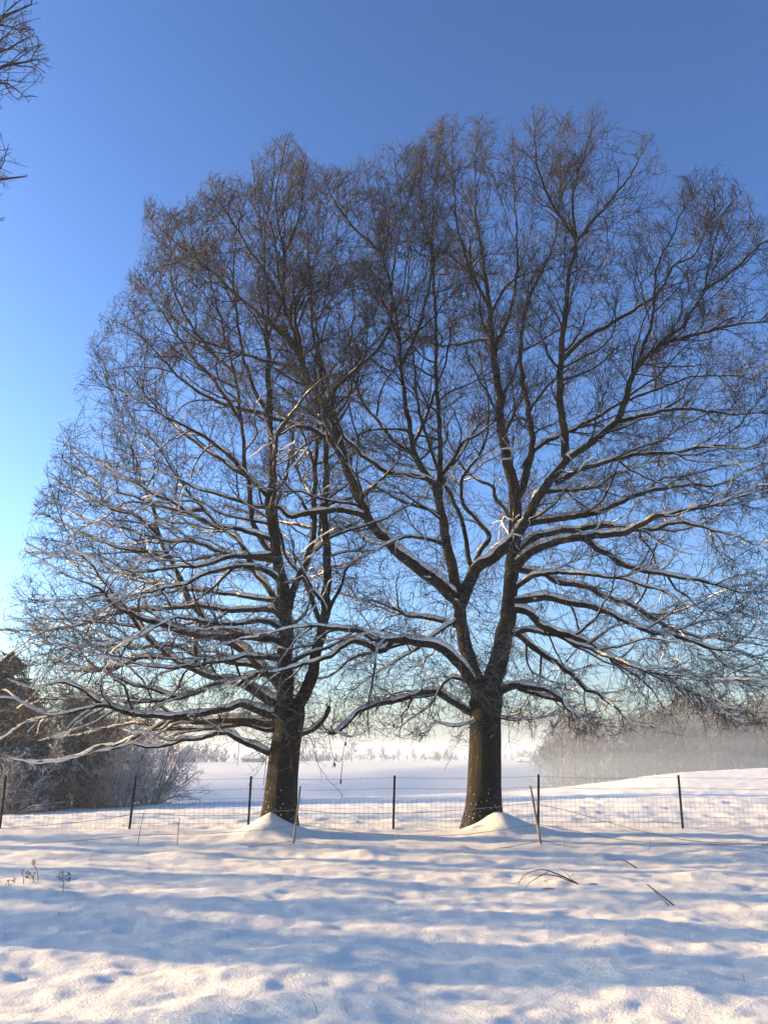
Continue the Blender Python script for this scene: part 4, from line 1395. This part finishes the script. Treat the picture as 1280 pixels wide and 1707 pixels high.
for k in range(len(tops) - 1):
    (x0, z0, t0), (x1, z1, t1) = tops[k], tops[k + 1]
    n_ = int((x1 - x0) / 0.105)
    xs = np.linspace(x0, x1, n_)
    zs = ground_z(xs, np.full(n_, FY)) - 0.05
    sag = 0.02 * np.sin(np.linspace(0, np.pi, n_))
    top_z = np.interp(xs, [x0, x1], [z0, z1]) + 0.68 - sag + 0.012 * noise2(xs * 1.7, xs * 0 + k, 71)
    wob = 0.02 * noise2(xs * 1.1, xs * 0 + 3, 72)
    mg = Geo()
    V = np.stack([np.stack([xs, FY - 0.01 + wob, zs], 1), np.stack([xs + g.normal(0, 0.006, n_), FY - 0.01 + wob, top_z], 1)], 1)
    mg.tubes(V - FO, np.full((n_, 2), 0.0024), 3)
    for hgt in np.arange(0, 7) / 6.0:
        zz = np.interp(xs, [x0, x1], [z0, z1]) * (1 - hgt) + top_z * hgt + 0.02 * (1 - hgt)
        mg.tubes(np.stack([xs, FY - 0.01 + wob, zz], 1)[None] - FO, np.full((1, n_), 0.0034 if hgt == 1 else 0.0024), 3)
    mg.build('wire_mesh', fence, M_WIRE, kind='stuff')
    for frac in (0.96, 0.76):
        u_ = np.linspace(0, 1, 40)
        W = np.stack([x0 + (x1 - x0) * u_, np.full(40, FY - 0.012), (z0 + 1.17 * frac) * (1 - u_) + (z1 + 1.17 * frac) * u_ - 0.035 * np.sin(np.pi * u_)], 1)
        bw = Geo()
        bw.tubes(W[None] - FO, np.full((1, 40), 0.0032), 4)
        nb = int((x1 - x0) / 0.13)
        u_ = (np.arange(nb) + 0.5) / nb
        cB = np.stack([np.interp(u_, np.linspace(0, 1, 40), W[:, q]) for q in range(3)], 1)
        dB = g.normal(0, 1, (nb, 3)) * np.array([0.3, 1, 1])
        dB = unit(dB) * 0.02
        bw.tubes(np.stack([cB - dB, cB + dB], 1) - FO, np.full((nb, 2), 0.0026), 3)
        bw.build('barbed_wire', fence, M_WIRE, kind='stuff')

# ------------------------------------------------------------------ rope fence in front of the trees
RY = 17.2


def line_geo(pts, r, O, step=0.12, wob=0.0):
    C, L = catmull(np.column_stack([np.array(pts), np.full(len(pts), r)]), step)
    P = C[:, :3]
    if wob:
        P = wobble(P, wob, g)
    m = Geo()
    m.tubes((P - O)[None], C[None, :, 3], 5)
    return m


rope_fence = thing('rope_fence', 'slack rope fence on thin leaning wooden stakes in front of the big trees', 'fence', (0, RY, gz(0, RY)))
RO = np.array(rope_fence.location)
st = []
for (bx, by, tx, ty, r) in ((487, 1411, 501, 1310, 0.022), (904, 1411, 884, 1310, 0.026), (-60, 1412, -56, 1330, 0.022)):
    b, t_ = at(bx, by, RY), at(tx, ty, RY)
    z = gz(b[0], RY)
    b = np.array([b[0], RY, z - 0.2])
    n_ = 10
    tt = np.linspace(0, 1, n_)[:, None]
    P = b * (1 - tt) + t_ * tt + g.normal(0, 0.004, (n_, 3))
    sg = Geo()
    rr = np.full(n_, r) * (1.05 - 0.25 * tt[:, 0])
    P = np.vstack([P, P[-1] + [0, 0, 0.003]])
    rr = np.append(rr, 0.002)
    sg.tubes(P[None] - RO, rr[None], 8)
    sg.build('stake', rope_fence, M_STAKE)


def rp(*pts, Y=None):
    out = []
    for q in pts:
        yy = RY - 0.03 if len(q) < 3 else q[2]
        out.append(at(q[0], q[1], yy))
    return out


def clamp_rope(pts):
    return [np.array([p_[0], p_[1], max(p_[2], gz(p_[0], p_[1]) + 0.004)]) for p_ in pts]


ropes = [
    rp((-56, 1385), (60, 1377), (140, 1370), (200, 1361), (240, 1356), (320, 1360), (413, 1358), (450, 1353), (497, 1350)),
    rp((497, 1350), (560, 1355), (655, 1356), (740, 1352), (820, 1346), (890, 1338)),
    rp((890, 1340), (940, 1350), (1010, 1370), (1080, 1388), (1160, 1402), (1290, 1412)),
    rp((495, 1373), (540, 1380), (600, 1388), (680, 1393), (760, 1392), (830, 1384), (897, 1374)),
    rp((495, 1376), (430, 1384), (340, 1390), (240, 1392), (150, 1400), (40, 1416)),
    rp((897, 1374), (950, 1384), (1020, 1398), (1100, 1406), (1200, 1408), (1290, 1406)),
    rp((488, 1402), (460, 1406), (440, 1412, 17.0), (415, 1420, 16.6)),
    rp((488, 1401), (520, 1406), (545, 1412, 17.0), (568, 1419, 16.6)),
    rp((903, 1402), (880, 1406), (850, 1413, 17.0), (825, 1420, 16.6)),
    rp((903, 1401), (925, 1407), (950, 1416, 16.9), (970, 1420, 16.6)),
]
for pts in ropes:
    line_geo(clamp_rope(pts), 0.0055, RO, 0.15, 0.004).build('rope', rope_fence, M_ROPE)
# short posts of thin cane that hold the left rope
for (bx, by, tx, ty) in ((230, 1392, 240, 1355), (296, 1395, 300, 1363)):
    b, t_ = at(bx, by, RY), at(tx, ty, RY)
    z = gz(b[0], RY)
    line_geo([np.array([b[0], RY, z - 0.1]), (np.array([b[0], RY, z]) + t_) / 2, t_], 0.006, RO).build('cane', rope_fence, M_DRY)

# ------------------------------------------------------------------ ropes hanging in the trees
lowlimb = RD[28][0]


def on_limb(P, px):
    qx, qy = project(P)
    return P[np.argmin(np.abs(qx - px))]


def hang_rope(label, strands, knots, r=0.007):
    o = thing('hanging_rope', label, 'rope', tuple(strands[0][0]))
    O = np.array(o.location)
    for s_ in strands:
        line_geo(s_, r, O, 0.06, 0.006).build('strand', o, M_DEAD)
    for kx in knots:
        kg = Geo()
        P = np.stack([kx + [0, 0, 0.05], kx + [0, 0, 0.03], kx, kx - [0, 0, 0.03], kx - [0, 0, 0.05]])
        kg.tubes(P[None] - O, np.array([[0.004, 0.017, 0.021, 0.017, 0.004]]), 7)
        kg.build('knot', o, M_DEAD)


e0 = on_limb(lowlimb, 549)
e1 = on_limb(lowlimb, 583)
ya, yb = e0[1], e1[1]
hang_rope('old knotted swing rope dangling from the broken end of a low limb',
          [[e0, at(551, 1240, ya), at(554, 1258, ya), at(558, 1266, ya), at(565, 1270, (ya + yb) / 2), at(570, 1264, yb), at(573, 1248, yb), at(576, 1235, yb), at(579, 1215, yb), e1],
           [at(558, 1266, ya), at(556, 1275, ya), at(554, 1280, ya)], [at(570, 1264, yb), at(571, 1275, yb), at(569, 1290, yb), at(568, 1304, yb)]],
          [at(576, 1240, yb), at(558, 1275, ya), at(568, 1303, yb)])
l2 = LD[9][0]
e2 = on_limb(l2, 444)
hang_rope('thin cord hanging beside the trunk from the lowest limb of the smaller tree', [[e2, e2 + (at(443, 1285, e2[1]) - at(446, 1260, e2[1])), e2 + (at(440, 1315, e2[1]) - at(446, 1260, e2[1]))]], [], 0.007)
e3 = on_limb(l2, 400)
hang_rope('short thin cord hanging from the bend of the lowest limb', [[e3, e3 + [0.0, 0, -0.25], e3 + [-0.01, 0, -0.55]]], [], 0.006)

# ------------------------------------------------------------------ fallen wood on the snow
def on_ground(px, py, h):
    """a point h above the snow that is seen at the pixel"""
    return gpt(px, py, h)


def sticks(name, label, cat, runs, mat, origin=None):
    O = origin if origin is not None else runs[0][0][0]
    root = thing(name, label, cat, tuple(O))
    for k, (pts, r0, r1) in enumerate(runs):
        C, L = catmull(np.column_stack([np.array(pts), np.linspace(r0, r1, len(pts))]), 0.05)
        m = Geo()
        rr = C[:, 3].copy()
        m.tubes((wobble(C[:, :3], 0.006, g) - O)[None], rr[None] * 0.6, 6)
        m.build('stem' if k == 0 else 'side_branch', root, mat)
    return root


b0 = gpt(967, 1476)
Yb = b0[1]


def bl(*pts):
    return [at(x, y, Yb + dy) for x, y, dy in pts]


sticks('fallen_branch', 'arched fallen branch with bare twigs lying on the snow', 'branch', [
    (bl((970, 1479, 0), (960, 1472, 0), (935, 1460, 0), (912, 1452, 0.05), (890, 1452, 0.1), (872, 1460, 0.1), (858, 1484, 0.0)), 0.022, 0.006),
    (bl((962, 1473, 0), (920, 1459, -0.1), (895, 1459, -0.15), (880, 1462, -0.2)), 0.014, 0.005),
    (bl((914, 1453, 0), (890, 1466, -0.15), (880, 1474, -0.2), (873, 1484, -0.3)), 0.010, 0.005),
    (bl((955, 1468, 0), (940, 1453, 0.1), (930, 1445, 0.2)), 0.008, 0.003),
    (bl((912, 1470, -0.1), (905, 1467, -0.1), (918, 1466, -0.1)), 0.008, 0.005),
    (bl((846, 1472, 0.0), (862, 1471, 0.05), (878, 1458, 0.1)), 0.006, 0.004),
    (bl((945, 1466, 0.05), (955, 1455, 0.2), (935, 1448, 0.3)), 0.006, 0.003)], M_DEAD)
b1 = gpt(975, 1476)
Yb = b1[1]
sticks('fallen_branch', 'flat twiggy branch lying at the foot of the arched fallen branch', 'branch', [
    (bl((968, 1478, 0), (985, 1474, 0), (1005, 1476, 0), (1015, 1480, 0)), 0.018, 0.007),
    (bl((990, 1475, 0), (1008, 1472, 0.1), (1022, 1474, 0.1), (1037, 1486, 0)), 0.008, 0.004),
    (bl((1000, 1476, 0), (1010, 1482, -0.1)), 0.006, 0.004)], M_DEAD)
Yb = gpt(905, 1483)[1]
sticks('fallen_stick', 'short stick lying flat on the snow under the arched branch', 'stick', [(bl((902, 1483, 0), (914, 1481, 0), (924, 1482, 0)), 0.012, 0.009)], M_DEAD)
Yb = gpt(1058, 1447)[1]
sticks('fallen_stick', 'bent stick poking out of the snow near the rope stake', 'stick', [(bl((1062, 1449, 0), (1048, 1439, 0), (1035, 1432, 0.1), (1019, 1434, 0.2)), 0.020, 0.008)], M_DEAD)
Yb = gpt(1125, 1511)[1]
sticks('fallen_stick', 'longer straight stick leaning out of the snow beside a shorter one', 'stick', [(bl((1128, 1513, 0), (1100, 1491, 0.1), (1078, 1474, 0.2)), 0.016, 0.012)], M_DEAD)
sticks('fallen_stick', 'shorter straight stick under the longer leaning one', 'stick', [(bl((1118, 1513, -0.06), (1105, 1500, 0), (1090, 1486, 0.1)), 0.012, 0.009)], M_DEAD)


# ------------------------------------------------------------------ dry weeds and grass stems
def weed(label, foot, top, seed, heads):
    g = np.random.default_rng(seed)
    b = gpt(*foot)
    t_ = at(top[0], top[1], b[1])
    root = thing('dry_weed', label, 'weed', tuple(b), None)
    m = Geo()
    C, L = catmull(np.column_stack([np.array([b - [0, 0, 0.05], (b + t_) / 2 + [0.012, 0, 0], t_]), [0.005, 0.004, 0.003]]), 0.04)
    P = C[:, :3] - b
    m.tubes(P[None], C[None, :, 3], 4)
    m.build('stem', root, M_DRY)
    for k in range(heads):
        f = 1 - 0.16 * k
        base = P[int(f * (len(P) - 1))]
        tip = base + (np.array([0, 0, 0.02]) if k == 0 else np.array([g.choice([-1, 1]) * g.uniform(0.03, 0.07), g.uniform(-0.04, 0.04), g.uniform(0.03, 0.06)]))
        hd = Geo()
        hd.tubes(np.stack([base, tip])[None], np.full((1, 2), 0.003), 3)
        for q in range(9):
            dv = unit(g.normal(0, 1, 3) + [0, 0, 0.8]) * g.uniform(0.02, 0.04)
            hd.tubes(np.stack([tip, tip + dv * 0.8, tip + dv, tip + dv * 1.3])[None], np.array([[0.0018, 0.002, 0.006, 0.001]]), 4)
        hd.build('seed_head', root, M_DRY)


weed('tallest dry weed with one umbel standing out of the snow', (65, 1472), (57, 1438), 5, 2)
weed('short dry weed with forked heads left of the tallest one', (40, 1474), (37, 1457), 6, 3)
weed('tiny dry weed bent low left of the forked one', (18, 1478), (15, 1473), 7, 2)
weed('dry weed with several dark heads apart from the others', (105, 1492), (104, 1458), 8, 4)
weed('stubby dry weed at the foot of the tallest one', (54, 1472), (57, 1461), 9, 3)
gs = thing('grass_stems', 'scattered thin dry grass stems poking through the snow', 'grass')
gs['kind'] = 'stuff'
gm = Geo()
for (bx, by, tx, ty) in ((250, 1450, 246, 1432), (295, 1392, 297, 1366), (1080, 1425, 1084, 1398), (940, 1412, 938, 1388), (530, 1694, 520, 1666), (580, 1690, 573, 1678), (381, 1568, 379, 1555), (368, 1600, 369, 1596),
                         (408, 1588, 409, 1585), (492, 1456, 490, 1449), (419, 1494, 420, 1488), (10, 1566, 9, 1555), (98, 1528, 97, 1519), (1040, 1560, 1043, 1548), (1240, 1640, 1236, 1622), (760, 1570, 757, 1560), (285, 1462, 287, 1456), (556, 1404, 553, 1390)):
    b = gpt(bx, by)
    t_ = at(tx, ty, b[1])
    gm.tubes(np.stack([b - [0, 0, 0.04], (b + t_) / 2 + [0.006, 0, 0], t_])[None], np.array([[0.003, 0.0025, 0.0014]]), 3)
me_ = mesh_np('grass_stems', np.concatenate(gm.v), np.concatenate(gm.q))
bpy.data.objects.remove(gs)
link('grass_stems', me_, None, M_DRY, kind='stuff', label='scattered thin dry grass stems poking through the snow', category='grass')

# ------------------------------------------------------------------ air
def volume_mat(name, density, col=(1, 1, 1), aniso=0.0):
    m = bpy.data.materials.new(name)
    m.use_nodes = True
    nt = m.node_tree
    nt.nodes.clear()
    o = nt.nodes.new('ShaderNodeOutputMaterial')
    v = nt.nodes.new('ShaderNodeVolumePrincipled')
    v.inputs['Density'].default_value = density
    v.inputs['Color'].default_value = (*col, 1)
    v.inputs['Anisotropy'].default_value = aniso
    nt.links.new(v.outputs[0], o.inputs['Volume'])
    return m


hz = Geo()
hz.box((0, 0, 8.5), (3100, 3100, 19.5))
hz.build('haze', None, volume_mat('haze_air', 0.0010, (0.74, 0.85, 1.0)), False, kind='stuff')


def mist(px, Y, z, rx, ry, rz, dens):
    x = at(px, 1280, Y)[0]
    th = np.linspace(0, np.pi, 17)
    ph = np.arange(32) * 2 * np.pi / 32
    V = np.stack([np.sin(th)[:, None] * np.cos(ph)[None] * rx, np.sin(th)[:, None] * np.sin(ph)[None] * ry, np.repeat(np.cos(th)[:, None] * rz, 32, 1)], -1).reshape(-1, 3)
    i = np.arange(32)
    j = (i + 1) % 32
    q = (np.stack([i, j, j + 32, i + 32], 1)[None] + (np.arange(16) * 32)[:, None, None]).reshape(-1, 4)[:, ::-1]
    m = Geo()
    m.add(V, q)
    o = m.build('mist', None, volume_mat('mist_air', dens, (0.76, 0.87, 1.0)), kind='stuff', label='bank of low sunlit mist drifting in front of the bare wood', category='mist', group='mist banks by the wood')
    o.location = (x, Y, z)


mist(1130, 160, -2.0, 46, 24, 10.0, 0.0020)
mist(1200, 160, -2.0, 44, 22, 7.0, 0.0030)
mist(1080, 156, -3.0, 40, 20, 5.5, 0.0038)
mist(1010, 165, -4.0, 30, 20, 5.5, 0.003)
